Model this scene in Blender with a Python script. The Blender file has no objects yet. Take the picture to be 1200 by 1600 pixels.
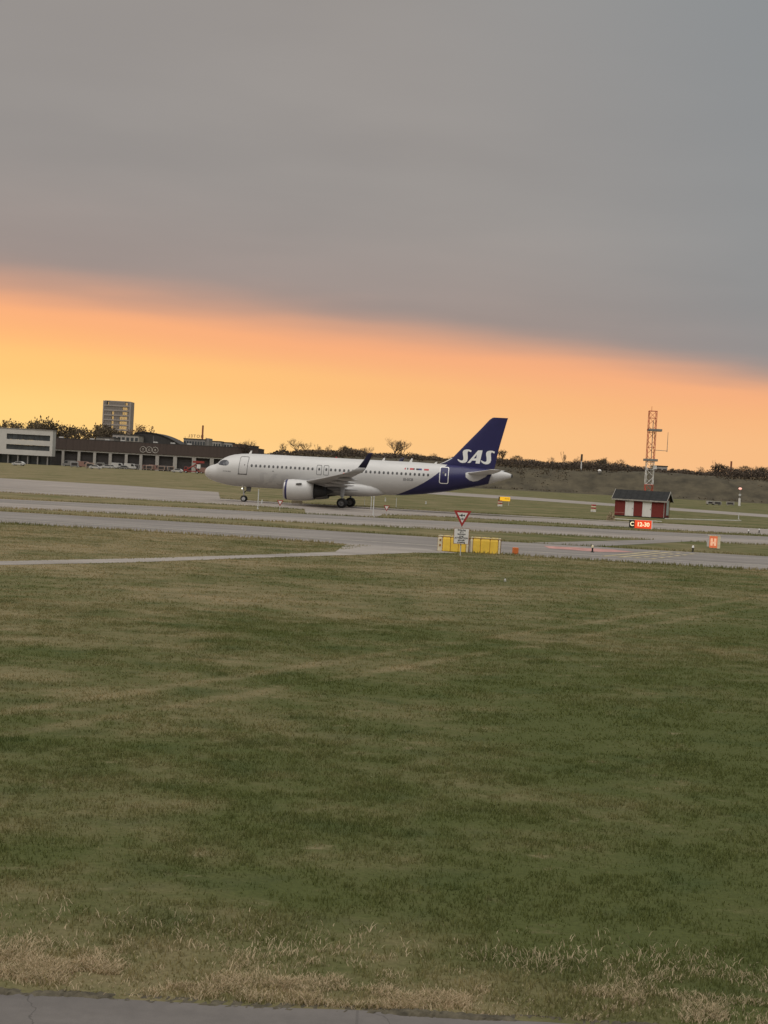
import bpy, bmesh, math, random
import numpy as np
from mathutils import Vector, Matrix
from mathutils.geometry import tessellate_polygon

sc = bpy.context.scene
COL = sc.collection
R = math.radians

# ------------------------------------------------------------------ camera
CAM_H, FPX, PITCH, ROLL = 4.591, 2400.0, -0.026207, 0.053231
cp, sp, cr, sr = math.cos(PITCH), math.sin(PITCH), math.cos(ROLL), math.sin(ROLL)
FWD = Vector((0, cp, sp))
RGT = cr * Vector((1, 0, 0)) + sr * Vector((0, -sp, cp))
UPV = -sr * Vector((1, 0, 0)) + cr * Vector((0, -sp, cp))
cam = bpy.data.cameras.new('camera')
cam.sensor_fit = 'HORIZONTAL'; cam.sensor_width = 36; cam.lens = 36 * FPX / 1200
cam.clip_start = 0.5; cam.clip_end = 30000
cam_ob = bpy.data.objects.new('camera', cam); COL.objects.link(cam_ob)
M = Matrix.Identity(4)
for i in range(3):
    M[i][0], M[i][1], M[i][2] = RGT[i], UPV[i], -FWD[i]
M[2][3] = CAM_H
cam_ob.matrix_world = M
sc.camera = cam_ob

def ray(px, py): return FWD + RGT * ((px - 600) / FPX) - UPV * ((py - 800) / FPX)
def gp(px, py, z=0.0):                      # surveyed point on the level ground
    d = ray(px, py); t = (z - CAM_H) / d.z
    return Vector((d.x * t, d.y * t, z))
def at(px, py, Y):                          # surveyed point at a known distance
    d = ray(px, py); t = Y / d.y
    return Vector((d.x * t, Y, CAM_H + d.z * t))

# ------------------------------------------------------------------ sky, light, exposure
SUN_EL, SUN_AZ = 68.0, 205.0
world = bpy.data.worlds.new('World'); sc.world = world; world.use_nodes = True
wt = world.node_tree; wt.nodes.clear()
def wn(t, **k):
    n = wt.nodes.new(t)
    for a, b in k.items(): setattr(n, a, b)
    return n
def wm(op, a, b=None, c=None, clamp=False):
    n = wn('ShaderNodeMath', operation=op, use_clamp=clamp)
    for i, v in enumerate((a, b, c)):
        if v is None: continue
        if isinstance(v, (int, float)): n.inputs[i].default_value = v
        else: wt.links.new(v, n.inputs[i])
    return n.outputs[0]
def wmix(f, a, b):
    n = wn('ShaderNodeMix', data_type='RGBA')
    for s, v in ((n.inputs[0], f), (n.inputs[6], a), (n.inputs[7], b)):
        if isinstance(v, (int, float)): s.default_value = v
        elif isinstance(v, tuple): s.default_value = (*v, 1)
        else: wt.links.new(v, s)
    return n.outputs[2]
def wsmooth(x, a, b):
    n = wn('ShaderNodeMapRange', interpolation_type='SMOOTHSTEP')
    wt.links.new(x, n.inputs[0]); n.inputs[1].default_value = a; n.inputs[2].default_value = b
    return n.outputs[0]
tc = wn('ShaderNodeTexCoord'); sep = wn('ShaderNodeSeparateXYZ')
wt.links.new(tc.outputs['Generated'], sep.inputs[0])
dx, dy, dz = sep.outputs
zc = wm('MAXIMUM', dz, 0.004)
# cloud deck: a level sheet seen from below, px/py = where the view ray meets it (in deck heights)
pxn = wm('DIVIDE', dx, zc); pyn = wm('DIVIDE', dy, zc)
comb = wn('ShaderNodeCombineXYZ'); wt.links.new(pxn, comb.inputs[0]); wt.links.new(pyn, comb.inputs[1])
nz = wn('ShaderNodeTexNoise'); nz.inputs['Scale'].default_value = 0.22; nz.inputs['Detail'].default_value = 4
wt.links.new(comb.outputs[0], nz.inputs['Vector'])
nz2 = wn('ShaderNodeTexNoise'); nz2.inputs['Scale'].default_value = 0.9; nz2.inputs['Detail'].default_value = 5; nz2.inputs['Roughness'].default_value = .6
wt.links.new(comb.outputs[0], nz2.inputs['Vector'])
e = wm('SUBTRACT', pyn, wm('MULTIPLY', pxn, 0.80))
e = wm('SUBTRACT', e, 9.9)
e = wm('ADD', e, wm('MULTIPLY', wm('SUBTRACT', nz.outputs[0], 0.5), 3.0))
e = wm('ADD', e, wm('MULTIPLY', wm('SUBTRACT', nz2.outputs[0], 0.5), 0.5))
clear = wsmooth(e, -1.1, 3.3)
# open strip of evening sky under the deck
ny = wn('ShaderNodeTexSky'); ny.sky_type = 'NISHITA'; ny.sun_disc = False
ny.sun_elevation = R(2.0); ny.sun_rotation = R(-40); ny.dust_density = 3.0; ny.ozone_density = 1.0
nys = wmix(1.0, ny.outputs[0], (0, 0, 0))
el = wm('ARCTANGENT', wm('DIVIDE', dz, wm('MAXIMUM', wm('SQRT', wm('ADD', wm('MULTIPLY', dx, dx), wm('MULTIPLY', dy, dy))), 1e-4)))
ramp = wn('ShaderNodeValToRGB'); cr_ = ramp.color_ramp; cr_.interpolation = 'EASE'
wt.links.new(wm('MULTIPLY', el, 5.0), ramp.inputs[0])       # 0..0.2 rad
cr_.elements[0].position = 0.0; cr_.elements[0].color = (1.12, .72, .285, 1)
cr_.elements[1].position = 1.0; cr_.elements[1].color = (.62, .30, .16, 1)
for p, c in ((.12, (1.12, .69, .255)), (.27, (1.10, .60, .215)), (.42, (1.06, .49, .20)), (.60, (.92, .40, .20))):
    k = cr_.elements.new(p); k.color = (*c, 1)
# the glow is stronger to the left, where the sun went down
azl = wsmooth(wm('ARCTAN2', dx, dy), 0.30, -0.30)
nyt = wn('ShaderNodeMix', data_type='RGBA', blend_type='MULTIPLY'); nyt.inputs[0].default_value = 1
wt.links.new(ny.outputs[0], nyt.inputs[6]); nyt.inputs[7].default_value = (.10, .10, .10, 1)
glow = wmix(azl, (.93, .88, 1.06), (1.0, 1.05, .98))
gl = wn('ShaderNodeMix', data_type='RGBA', blend_type='MULTIPLY'); gl.inputs[0].default_value = 1
wt.links.new(ramp.outputs[0], gl.inputs[6]); wt.links.new(glow, gl.inputs[7])
pink = wm('SUBTRACT', 1.0, wsmooth(e, 0.5, 8.5))
strip = wmix(wm('MULTIPLY', pink, .75), gl.outputs[2], (.99, .43, .235))
strip = wmix(wm('MULTIPLY', wm('SUBTRACT', 1.0, azl), .45), strip, (.98, .47, .235))
strip = wmix(0.08, strip, nyt.outputs[2])
# underside of the deck
tone = wm('ADD', wm('MULTIPLY', nz.outputs[0], 0.75), wm('MULTIPLY', nz2.outputs[0], 0.15))
deck = wmix(wsmooth(tone, .30, .62), (.300, .278, .264), (.350, .326, .306))
warm = wsmooth(e, -5.0, 0.5)
deck = wmix(wm('MULTIPLY', warm, .55), deck, (.38, .275, .24))
cool = wsmooth(wm('ADD', wm('MULTIPLY', dx, 1.6), dz), .18, .75)
deck = wmix(wm('MULTIPLY', cool, .85), deck, (.250, .275, .292))
skyc = wmix(clear, deck, strip)
bg = wn('ShaderNodeBackground'); bg.inputs[1].default_value = 0.574
wt.links.new(skyc, bg.inputs[0])
wo = wn('ShaderNodeOutputWorld'); wt.links.new(bg.outputs[0], wo.inputs[0])

sl = bpy.data.lights.new('sun', 'SUN'); sl.energy = 1.5; sl.angle = R(75); sl.color = (1.0, .965, .93)
so = bpy.data.objects.new('sun', sl); COL.objects.link(so)
sd = Vector((math.sin(R(SUN_AZ)) * math.cos(R(SUN_EL)), math.cos(R(SUN_AZ)) * math.cos(R(SUN_EL)), math.sin(R(SUN_EL))))
so.rotation_euler = (-sd).to_track_quat('-Z', 'Y').to_euler(); so.location = (0, -20, 60)

vs = sc.view_settings
vs.view_transform = 'Standard'; vs.look = 'None'; vs.exposure = 0.8; vs.gamma = 1.0; vs.use_curve_mapping = False
sc.cycles.max_bounces = 6

# ------------------------------------------------------------------ materials
MAT = {}
def nodes(m): return m.node_tree.nodes, m.node_tree.links
def mat(name, col, rough=.7, metal=0.0, var=0.12, scale=1.5, bump=0.0, bscale=20, spec=.4, emit=None, estr=0.0, stretch=(1, 1, 1)):
    if name in MAT: return MAT[name]
    m = bpy.data.materials.new(name); m.use_nodes = True
    N, L = nodes(m); b = N['Principled BSDF']
    b.inputs['Roughness'].default_value = rough; b.inputs['Metallic'].default_value = metal
    b.inputs['Specular IOR Level'].default_value = spec
    t = N.new('ShaderNodeTexCoord'); mp = N.new('ShaderNodeMapping'); mp.inputs['Scale'].default_value = stretch
    L.new(t.outputs['Object'], mp.inputs[0])
    n = N.new('ShaderNodeTexNoise'); n.inputs['Scale'].default_value = scale; n.inputs['Detail'].default_value = 6; n.inputs['Roughness'].default_value = .65
    L.new(mp.outputs[0], n.inputs['Vector'])
    mx = N.new('ShaderNodeMix'); mx.data_type = 'RGBA'
    mr = N.new('ShaderNodeMapRange'); mr.inputs[1].default_value = .3; mr.inputs[2].default_value = .7
    L.new(n.outputs[0], mr.inputs[0]); L.new(mr.outputs[0], mx.inputs[0])
    mx.inputs[6].default_value = (*[c * (1 - var) for c in col], 1); mx.inputs[7].default_value = (*[min(1, c * (1 + var)) for c in col], 1)
    L.new(mx.outputs[2], b.inputs['Base Color'])
    if bump:
        n2 = N.new('ShaderNodeTexNoise'); n2.inputs['Scale'].default_value = bscale; n2.inputs['Detail'].default_value = 5
        L.new(mp.outputs[0], n2.inputs['Vector'])
        bp = N.new('ShaderNodeBump'); bp.inputs['Strength'].default_value = bump; L.new(n2.outputs[0], bp.inputs['Height'])
        L.new(bp.outputs[0], b.inputs['Normal'])
    if emit:
        b.inputs['Emission Color'].default_value = (*emit, 1); b.inputs['Emission Strength'].default_value = estr
    MAT[name] = m; return m

def M_(N, L, op, a, b=None, c=None, clamp=False):
    n = N.new('ShaderNodeMath'); n.operation = op; n.use_clamp = clamp
    for i, v in enumerate((a, b, c)):
        if v is None: continue
        if isinstance(v, (int, float)): n.inputs[i].default_value = v
        else: L.new(v, n.inputs[i])
    return n.outputs[0]
def MR_(N, L, x, a, b, c=0., d=1., smooth=True):
    n = N.new('ShaderNodeMapRange'); n.interpolation_type = 'SMOOTHSTEP' if smooth else 'LINEAR'
    L.new(x, n.inputs[0])
    for i, v in enumerate((a, b, c, d)): n.inputs[i + 1].default_value = v
    return n.outputs[0]
def MIX_(N, L, f, a, b, blend='MIX'):
    n = N.new('ShaderNodeMix'); n.data_type = 'RGBA'; n.blend_type = blend
    for s, v in ((n.inputs[0], f), (n.inputs[6], a), (n.inputs[7], b)):
        if isinstance(v, (int, float)): s.default_value = v
        elif isinstance(v, tuple): s.default_value = (*v, 1)
        else: L.new(v, s)
    return n.outputs[2]
def NOISE_(N, L, pos, scale, stretch=(1, 1, 1), detail=5, rough=.6):
    mp = N.new('ShaderNodeMapping'); mp.inputs['Scale'].default_value = stretch; L.new(pos, mp.inputs[0])
    n = N.new('ShaderNodeTexNoise'); n.inputs['Scale'].default_value = scale; n.inputs['Detail'].default_value = detail; n.inputs['Roughness'].default_value = rough
    L.new(mp.outputs[0], n.inputs['Vector']); return n.outputs[0]

_p, _q = gp(470, 1050), gp(1200, 935)
TRK = ((_q.y - _p.y) / (_q.x - _p.x), _p.y - _p.x * (_q.y - _p.y) / (_q.x - _p.x))
def grass_nodes(N, L, blade=False):
    g = N.new('ShaderNodeNewGeometry'); pos = g.outputs['Position']
    s = N.new('ShaderNodeSeparateXYZ'); L.new(pos, s.inputs[0])
    n1 = NOISE_(N, L, pos, .13, (.8, 1.0, 0), 4)
    n2 = NOISE_(N, L, pos, .60, (.8, 1.0, 0), 5)
    n3 = NOISE_(N, L, pos, 3.2, (.8, 1.0, 0), 5)
    t = M_(N, L, 'ADD', M_(N, L, 'MULTIPLY', n1, 1.0), M_(N, L, 'ADD', M_(N, L, 'MULTIPLY', n2, .65), M_(N, L, 'MULTIPLY', n3, .35)))   # mean 1.0
    y = s.outputs[1]
    edge = M_(N, L, 'SUBTRACT', 1.0, MR_(N, L, y, 13.3, 15.6))
    farb = MR_(N, L, y, 24, 70)
    # the sward is straw-coloured towards the left and the far taxiway, lusher on the right
    lush = MR_(N, L, M_(N, L, 'DIVIDE', s.outputs[0], M_(N, L, 'MAXIMUM', y, 1.0)), -.25, .25)
    t = M_(N, L, 'ADD', t, M_(N, L, 'MULTIPLY', edge, .14))
    t = M_(N, L, 'ADD', t, M_(N, L, 'MULTIPLY', farb, .19))
    t = M_(N, L, 'SUBTRACT', t, M_(N, L, 'MULTIPLY', lush, .15))
    # two worn wheel tracks crossing the field
    tr = M_(N, L, 'SUBTRACT', y, M_(N, L, 'MULTIPLY_ADD', s.outputs[0], TRK[0], TRK[1]))
    tr = M_(N, L, 'ADD', tr, M_(N, L, 'MULTIPLY', n2, 1.2))
    tk = M_(N, L, 'SUBTRACT', 1.0, MR_(N, L, M_(N, L, 'ABSOLUTE', M_(N, L, 'SUBTRACT', M_(N, L, 'ABSOLUTE', tr), 1.6)), .15, .75))
    t = M_(N, L, 'ADD', t, M_(N, L, 'MULTIPLY', tk, .13))
    dry = MR_(N, L, t, .80, 1.42)
    c = MIX_(N, L, dry, (.081, .092, .030), (.240, .190, .106))
    dk = MR_(N, L, NOISE_(N, L, pos, .8, (.8, 1, 0), 5), .50, .72)
    c = MIX_(N, L, M_(N, L, 'MULTIPLY', dk, .55), c, (.046, .066, .022))
    pale = MR_(N, L, NOISE_(N, L, pos, 1.7, (.7, 1, 0), 5), .60, .76)
    c = MIX_(N, L, M_(N, L, 'MULTIPLY', pale, .5), c, (.27, .215, .13))
    return c, pos

def grass_ground():
    m = bpy.data.materials.new('grass_ground'); m.use_nodes = True; N, L = nodes(m); b = N['Principled BSDF']
    c, pos = grass_nodes(N, L)
    f = NOISE_(N, L, pos, 14, (1, 1, 0), 6, .7)
    c = MIX_(N, L, 1.0, c, MIX_(N, L, MR_(N, L, f, .3, .7), (.80, .80, .80), (1.08, 1.08, 1.08)), 'MULTIPLY')
    L.new(c, b.inputs['Base Color']); b.inputs['Roughness'].default_value = .95; b.inputs['Specular IOR Level'].default_value = .1
    bp = N.new('ShaderNodeBump'); bp.inputs['Strength'].default_value = .6; bp.inputs['Distance'].default_value = .08
    L.new(NOISE_(N, L, pos, 7, (1, 1, 0), 6, .7), bp.inputs['Height']); L.new(bp.outputs[0], b.inputs['Normal'])
    return m
def grass_blade(name, straw=0.0):
    m = bpy.data.materials.new(name); m.use_nodes = True; N, L = nodes(m); b = N['Principled BSDF']
    c, pos = grass_nodes(N, L)
    g = N.new('ShaderNodeNewGeometry'); r = g.outputs['Random Per Island']
    c = MIX_(N, L, 1.0, c, MIX_(N, L, r, (1.42, 1.44, 1.38), (1.95, 1.92, 1.84)), 'MULTIPLY')
    if straw:
        c = MIX_(N, L, M_(N, L, 'MULTIPLY', MR_(N, L, r, .15, .55), straw), c, (.68, .55, .37))
    L.new(c, b.inputs['Base Color']); b.inputs['Roughness'].default_value = .8; b.inputs['Specular IOR Level'].default_value = .1
    # thin blades let light through
    tl = N.new('ShaderNodeBsdfTranslucent'); L.new(c, tl.inputs[0])
    mx = N.new('ShaderNodeMixShader'); mx.inputs[0].default_value = .5; L.new(b.outputs[0], mx.inputs[1]); L.new(tl.outputs[0], mx.inputs[2])
    L.new(mx.outputs[0], N['Material Output'].inputs[0])
    return m

def pavement(name, base, band=0.0, var=.22):
    m = bpy.data.materials.new(name); m.use_nodes = True; N, L = nodes(m); b = N['Principled BSDF']
    g = N.new('ShaderNodeNewGeometry'); pos = g.outputs['Position']
    lo, hi = tuple(c * (1 - var) for c in base), tuple(c * (1 + var) for c in base)
    c = MIX_(N, L, MR_(N, L, NOISE_(N, L, pos, .30, (.25, 1, 0), 5, .65), .3, .7), lo, hi)
    c = MIX_(N, L, M_(N, L, 'MULTIPLY', MR_(N, L, NOISE_(N, L, pos, 5, (1, 1, 0), 6, .7), .35, .7), .35), c, tuple(x * .72 for x in base))
    st = MR_(N, L, NOISE_(N, L, pos, .8, (.06, 1, 0), 4), .56, .70)
    c = MIX_(N, L, M_(N, L, 'MULTIPLY', st, .35), c, tuple(x * .62 for x in base))
    # slab joints
    s = N.new('ShaderNodeSeparateXYZ'); L.new(pos, s.inputs[0])
    j = M_(N, L, 'LESS_THAN', M_(N, L, 'PINGPONG', s.outputs[0], 3.75), .012)
    c = MIX_(N, L, M_(N, L, 'MULTIPLY', j, .35), c, tuple(x * .5 for x in base))
    vo = N.new('ShaderNodeTexVoronoi'); vo.feature = 'DISTANCE_TO_EDGE'; vo.inputs['Scale'].default_value = .42
    vm = N.new('ShaderNodeVectorMath'); vm.operation = 'ADD'; L.new(pos, vm.inputs[0]); nv = N.new('ShaderNodeTexNoise'); nv.inputs['Scale'].default_value = 1.3; nv.inputs['Detail'].default_value = 5; L.new(pos, nv.inputs['Vector']); L.new(nv.outputs['Color'], vm.inputs[1]); L.new(vm.outputs[0], vo.inputs['Vector'])
    crk = M_(N, L, 'SUBTRACT', 1.0, MR_(N, L, vo.outputs['Distance'], .001, .006))
    c = MIX_(N, L, M_(N, L, 'MULTIPLY', crk, .5), c, tuple(x * .35 for x in base))
    rub = MR_(N, L, NOISE_(N, L, pos, .25, (.05, 1, 0), 3), .54, .66)
    c = MIX_(N, L, M_(N, L, 'MULTIPLY', rub, .35), c, tuple(x * .66 for x in base))
    L.new(c, b.inputs['Base Color']); b.inputs['Roughness'].default_value = .85; b.inputs['Specular IOR Level'].default_value = .25
    bp = N.new('ShaderNodeBump'); bp.inputs['Strength'].default_value = .35; bp.inputs['Distance'].default_value = .02
    L.new(NOISE_(N, L, pos, 30, (1, 1, 0), 5, .7), bp.inputs['Height']); L.new(bp.outputs[0], b.inputs['Normal'])
    return m

MG = grass_ground()
MB1 = grass_blade('grass_blades'); MB2 = grass_blade('straw_blades', .92)
M_CONC = pavement('worn_concrete', (.285, .250, .218))
M_CONC2 = pavement('grey_concrete', (.225, .203, .182))
M_ASPH = pavement('worn_asphalt', (.132, .119, .108), var=.25)
M_PATH = pavement('path_concrete', (.30, .268, .235))
M_WHITEP = mat('white_paint_line', (.46, .42, .34), .8, var=.3, scale=.8)
M_YELP = mat('yellow_paint_line', (.42, .35, .20), .8, var=.35, scale=1.2)
M_REDP = mat('red_paint_marking', (.42, .22, .19), .8, var=.35, scale=1.0)

# ------------------------------------------------------------------ mesh helpers
class MB:
    def __init__(s): s.v = []; s.f = []
    def add(s, v, f):
        o = len(s.v); s.v += [tuple(p) for p in v]; s.f += [tuple(i + o for i in q) for q in f]; return s
    def box(s, c, d, rz=0.0):
        x, y, z = [k / 2 for k in d]; cs, sn = math.cos(rz), math.sin(rz)
        v = []
        for a in (-x, x):
            for b in (-y, y):
                for e_ in (-z, z): v.append((c[0] + a * cs - b * sn, c[1] + a * sn + b * cs, c[2] + e_))
        return s.add(v, [(0, 1, 3, 2), (4, 6, 7, 5), (0, 4, 5, 1), (2, 3, 7, 6), (0, 2, 6, 4), (1, 5, 7, 3)])
    def b2(s, x0, x1, y0, y1, z0, z1): return s.box(((x0 + x1) / 2, (y0 + y1) / 2, (z0 + z1) / 2), (x1 - x0, y1 - y0, z1 - z0))
    def tube(s, pts, rad, n=8, cap=True):
        pts = [Vector(p) for p in pts]
        if isinstance(rad, (int, float)): rad = [rad] * len(pts)
        rings = []
        for i, p in enumerate(pts):
            t = (pts[min(i + 1, len(pts) - 1)] - pts[max(i - 1, 0)]).normalized()
            a = Vector((0, 0, 1)) if abs(t.z) < .9 else Vector((1, 0, 0))
            u = t.cross(a).normalized(); w = t.cross(u)
            rings.append([p + (u * math.cos(2 * math.pi * k / n) + w * math.sin(2 * math.pi * k / n)) * rad[i] for k in range(n)])
        v = [q for r_ in rings for q in r_]; f = []
        for i in range(len(pts) - 1):
            for k in range(n):
                f.append((i * n + k, i * n + (k + 1) % n, (i + 1) * n + (k + 1) % n, (i + 1) * n + k))
        if cap: f += [tuple(range(n - 1, -1, -1)), tuple((len(pts) - 1) * n + k for k in range(n))]
        return s.add(v, f)
    def lathe(s, prof, n=32, axis='x', c=(0, 0, 0)):     # prof [(along, r)]
        v = []; f = []
        for a, r_ in prof:
            for k in range(n):
                t = 2 * math.pi * k / n; p, q_ = r_ * math.cos(t), r_ * math.sin(t)
                if axis == 'x': v.append((c[0] + a, c[1] + p, c[2] + q_))
                elif axis == 'y': v.append((c[0] + p, c[1] + a, c[2] + q_))
                else: v.append((c[0] + p, c[1] + q_, c[2] + a))
        for i in range(len(prof) - 1):
            for k in range(n): f.append((i * n + k, i * n + (k + 1) % n, (i + 1) * n + (k + 1) % n, (i + 1) * n + k))
        return s.add(v, f)
    def loft(s, rings, close=True, caps=True):
        n = len(rings[0]); v = [q for r_ in rings for q in r_]; f = []
        for i in range(len(rings) - 1):
            for k in range(n if close else n - 1): f.append((i * n + k, i * n + (k + 1) % n, (i + 1) * n + (k + 1) % n, (i + 1) * n + k))
        if caps: f += [tuple(range(n - 1, -1, -1)), tuple((len(rings) - 1) * n + k for k in range(n))]
        return s.add(v, f)
    def prism(s, poly, f3a, f3b):                          # poly 2-D, mapped to 3-D by two functions
        n = len(poly); v = [f3a(*p) for p in poly] + [f3b(*p) for p in poly]
        tri = tessellate_polygon([[Vector((p[0], p[1], 0)) for p in poly]])
        f = [tuple(t) for t in tri] + [tuple(n + i for i in reversed(t)) for t in tri]
        f += [(k, (k + 1) % n, n + (k + 1) % n, n + k) for k in range(n)]
        return s.add(v, f)
    def mesh(s, name, m=None, smooth=False, recalc=True):
        me = bpy.data.meshes.new(name); me.from_pydata(s.v, [], s.f)
        if recalc:
            bm = bmesh.new(); bm.from_mesh(me); bmesh.ops.recalc_face_normals(bm, faces=bm.faces); bm.to_mesh(me); bm.free()
        if m: me.materials.append(m)
        if smooth: me.polygons.foreach_set('use_smooth', [True] * len(me.polygons))
        me.update(); return me
    def build(s, name, m, parent=None, smooth=False, recalc=True, loc=None, rz=None):
        return ob(name, s.mesh(name, m, smooth, recalc), parent, loc, rz)
def ob(name, me, parent=None, loc=None, rz=None):
    o = bpy.data.objects.new(name, me); COL.objects.link(o)
    if parent: o.parent = parent
    if loc is not None: o.location = loc
    if rz is not None: o.rotation_euler = (0, 0, rz)
    return o
def tag(o, label, cat, group=None, kind=None):
    o['label'] = label; o['category'] = cat
    if group: o['group'] = group
    if kind: o['kind'] = kind
    return o
def thing(name, label, cat, loc=(0, 0, 0), rz=0.0, group=None):
    o = bpy.data.objects.new(name, None); COL.objects.link(o); o.empty_display_size = .2
    o.location = loc; o.rotation_euler = (0, 0, rz); return tag(o, label, cat, group)
def copy_tree(o, parent=None, loc=None, rz=None, scale=None, label=None):
    c = o.copy(); COL.objects.link(c); c.parent = parent
    if loc is not None: c.location = loc
    if rz is not None: c.rotation_euler = (0, 0, rz)
    if scale is not None: c.scale = scale
    if label: c['label'] = label
    for ch in [k for k in bpy.data.objects if k.parent == o]: copy_tree(ch, c)
    return c
def bevel(o, w=.02, seg=2):
    md = o.modifiers.new('bevel', 'BEVEL'); md.width = w; md.segments = seg; md.limit_method = 'ANGLE'; return o
def text_geo(txt, size=1.0, shear=0.0, bold=0.0, align='LEFT', spacing=1.0):
    cu = bpy.data.curves.new('t', 'FONT'); cu.body = txt; cu.size = size; cu.shear = shear; cu.offset = bold; cu.align_x = align; cu.space_character = spacing; cu.resolution_u = 3
    o = bpy.data.objects.new('t', cu); COL.objects.link(o)
    me = bpy.data.meshes.new_from_object(o.evaluated_get(bpy.context.evaluated_depsgraph_get()))
    v = [tuple(p.co[:2]) for p in me.vertices]; f = [tuple(p.vertices) for p in me.polygons]
    bpy.data.objects.remove(o); bpy.data.curves.remove(cu); bpy.data.meshes.remove(me)
    return v, f
def text_part(txt, m, parent, fn, name='lettering', **k):
    v, f = text_geo(txt, **k); b = MB(); b.add([fn(*p) for p in v], f); return b.build(name, m, parent, recalc=False)
def sheet(name, near, far, z, m, label, cat, kind='structure', jag=0.0, seed=1):
    """a level pavement sheet between two boundary polylines; ragged edge where the grass grows in"""
    rnd = random.Random(seed)
    def dens(pl):
        out = []
        for (a, b) in zip(pl[:-1], pl[1:]):
            n = max(1, int(math.dist(a, b) / .8)) if jag else 1
            for k in range(n):
                t = k / n; out.append((a[0] + (b[0] - a[0]) * t + rnd.uniform(-jag, jag) * .4, a[1] + (b[1] - a[1]) * t + rnd.uniform(-jag, jag)))
        out.append(pl[-1]); return out
    poly = dens(near) + dens(far)[::-1]
    b = MB(); tri = tessellate_polygon([[Vector((p[0], p[1], 0)) for p in poly]])
    b.add([(p[0], p[1], z) for p in poly], tri)
    o = b.build(name, m); bm = bmesh.new(); bm.from_mesh(o.data)
    for f in bm.faces:
        if f.normal.z < 0: f.normal_flip()
    bm.to_mesh(o.data); bm.free()
    return tag(o, label, cat, kind=kind)

# ------------------------------------------------------------------ ground and pavements
b = MB(); b.add([(-7000, -60, 0), (7000, -60, 0), (7000, 12000, 0), (-7000, 12000, 0)], [(0, 1, 2, 3)])
tag(b.build('ground', MG), 'mown airfield grass patched with dry straw', 'grass field', kind='structure')
sheet('taxiway', [(-70, -55), (70, -55)], [(-70, 12.95), (-12, 12.95), (12, 12.88), (70, 12.9)], .004, M_ASPH,
      'dark asphalt taxiway shoulder along the bottom of the picture', 'taxiway', jag=.05)
A_bot = [(-70, 104.5), (-24.1, 98.3), (-16.4, 97.6), (-8.1, 96.3), (-2.3, 95), (3.3, 93.2), (8, 92.2), (15.1, 90.9), (23.1, 90.2), (70, 85)]
A_top = [(-70, 121.5), (-28.7, 117.3), (-19.9, 116.6), (-9.5, 115), (-2.7, 113.5), (4.1, 112.2), (9.3, 111.2), (18.6, 110.4), (27.7, 109.8), (70, 105)]
sheet('taxiway', A_bot, A_top, .004, M_CONC2, 'grey concrete taxiway with the yellow barrier on its edge', 'taxiway', jag=.12, seed=2)
B_bot = [(-70, 123.4), (-31.3, 125), (-20.8, 125.7), (-10.6, 127), (-3.1, 128), (5.4, 129), (11, 130), (24, 131.6), (33.7, 133.6), (80, 139)]
B_mid = [(-70, 136), (-34, 137), (-24, 138.3), (-11, 138.8), (-3, 139.3), (6, 140.8), (26, 143.2), (37, 146), (80, 151)]
B_top = [(-70, 145.5), (-36.8, 148.4), (-25.4, 150.8), (-12.6, 151.5), (-3.7, 151.8), (6.4, 153), (28.3, 155.4), (40.1, 158.8), (80, 163)]
sheet('taxiway', B_bot, B_top, .004, M_CONC, 'light concrete taxiway between the aircraft and the barrier', 'taxiway', jag=.12, seed=3)
sheet('asphalt_strip', B_mid, [(x, y - .8) for x, y in B_top], .008, M_CONC2, 'darker strip along the middle taxiway', 'pavement strip', seed=4)
C_bot = [(-95, 175), (-42.5, 172.3), (-30, 172), (-21.3, 170.5), (-14.2, 170), (-8.6, 167.2), (-7.8, 152), (-.9, 152.5), (-.2, 163), (5.6, 166.8), (9.8, 167.6), (18.1, 166.4), (29.8, 163.8), (41.2, 164.4), (95, 166)]
C_top = [(-120, 276), (-66, 262), (-42.6, 254.5), (-26.1, 241), (-21.2, 198), (-15.7, 195.5), (-3, 194), (10, 192.5), (31, 191.5), (46, 190.5), (95, 190)]
sheet('taxiway', C_bot, C_top, .012, M_CONC, 'pale concrete taxiway the airliner is rolling on', 'taxiway', jag=.15, seed=5)
sheet('grass_verge', [(4.5, 184.6), (12, 184.2), (22, 185.2), (34, 186.4)], [(8, 186.2), (13, 186.6), (22, 187.2), (34, 187.6)], .03, MG,
      'thin grass strip splitting the pale taxiway', 'grass strip', jag=.3, seed=6)
sheet('taxiway', [(-25, 384), (-10, 374), (14.3, 350), (31.2, 340), (47.4, 317), (69.8, 280), (130, 212)],
      [(-25, 452), (-10, 440), (16.9, 413), (36.2, 394), (53.5, 358), (78.7, 315), (150, 232)], .006, M_CONC,
      'far pale taxiway running in front of the brown bank', 'taxiway', jag=.4, seed=7)
sheet('service_path', [(-34, 42), (-15.4, 61.9), (-11.1, 67.5), (-6.2, 75.9), (-1.3, 83.4), (1.8, 88.6), (4.6, 91.2)],
      [(-36, 44.5), (-15.9, 64.1), (-11.6, 70.1), (-6.4, 78.4), (-2.6, 85.2), (-2.2, 95.4), (2.0, 94.4)], .008, M_PATH,
      'narrow concrete path curving up to the taxiway', 'path', jag=.07, seed=8)
sheet('connector', [(10.6, 111.4), (15.5, 111)], [(23.8, 132.5), (27, 133.2)], .010, M_CONC2, 'paved link between the two nearer taxiways', 'taxiway link', jag=.1, seed=9)
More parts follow.
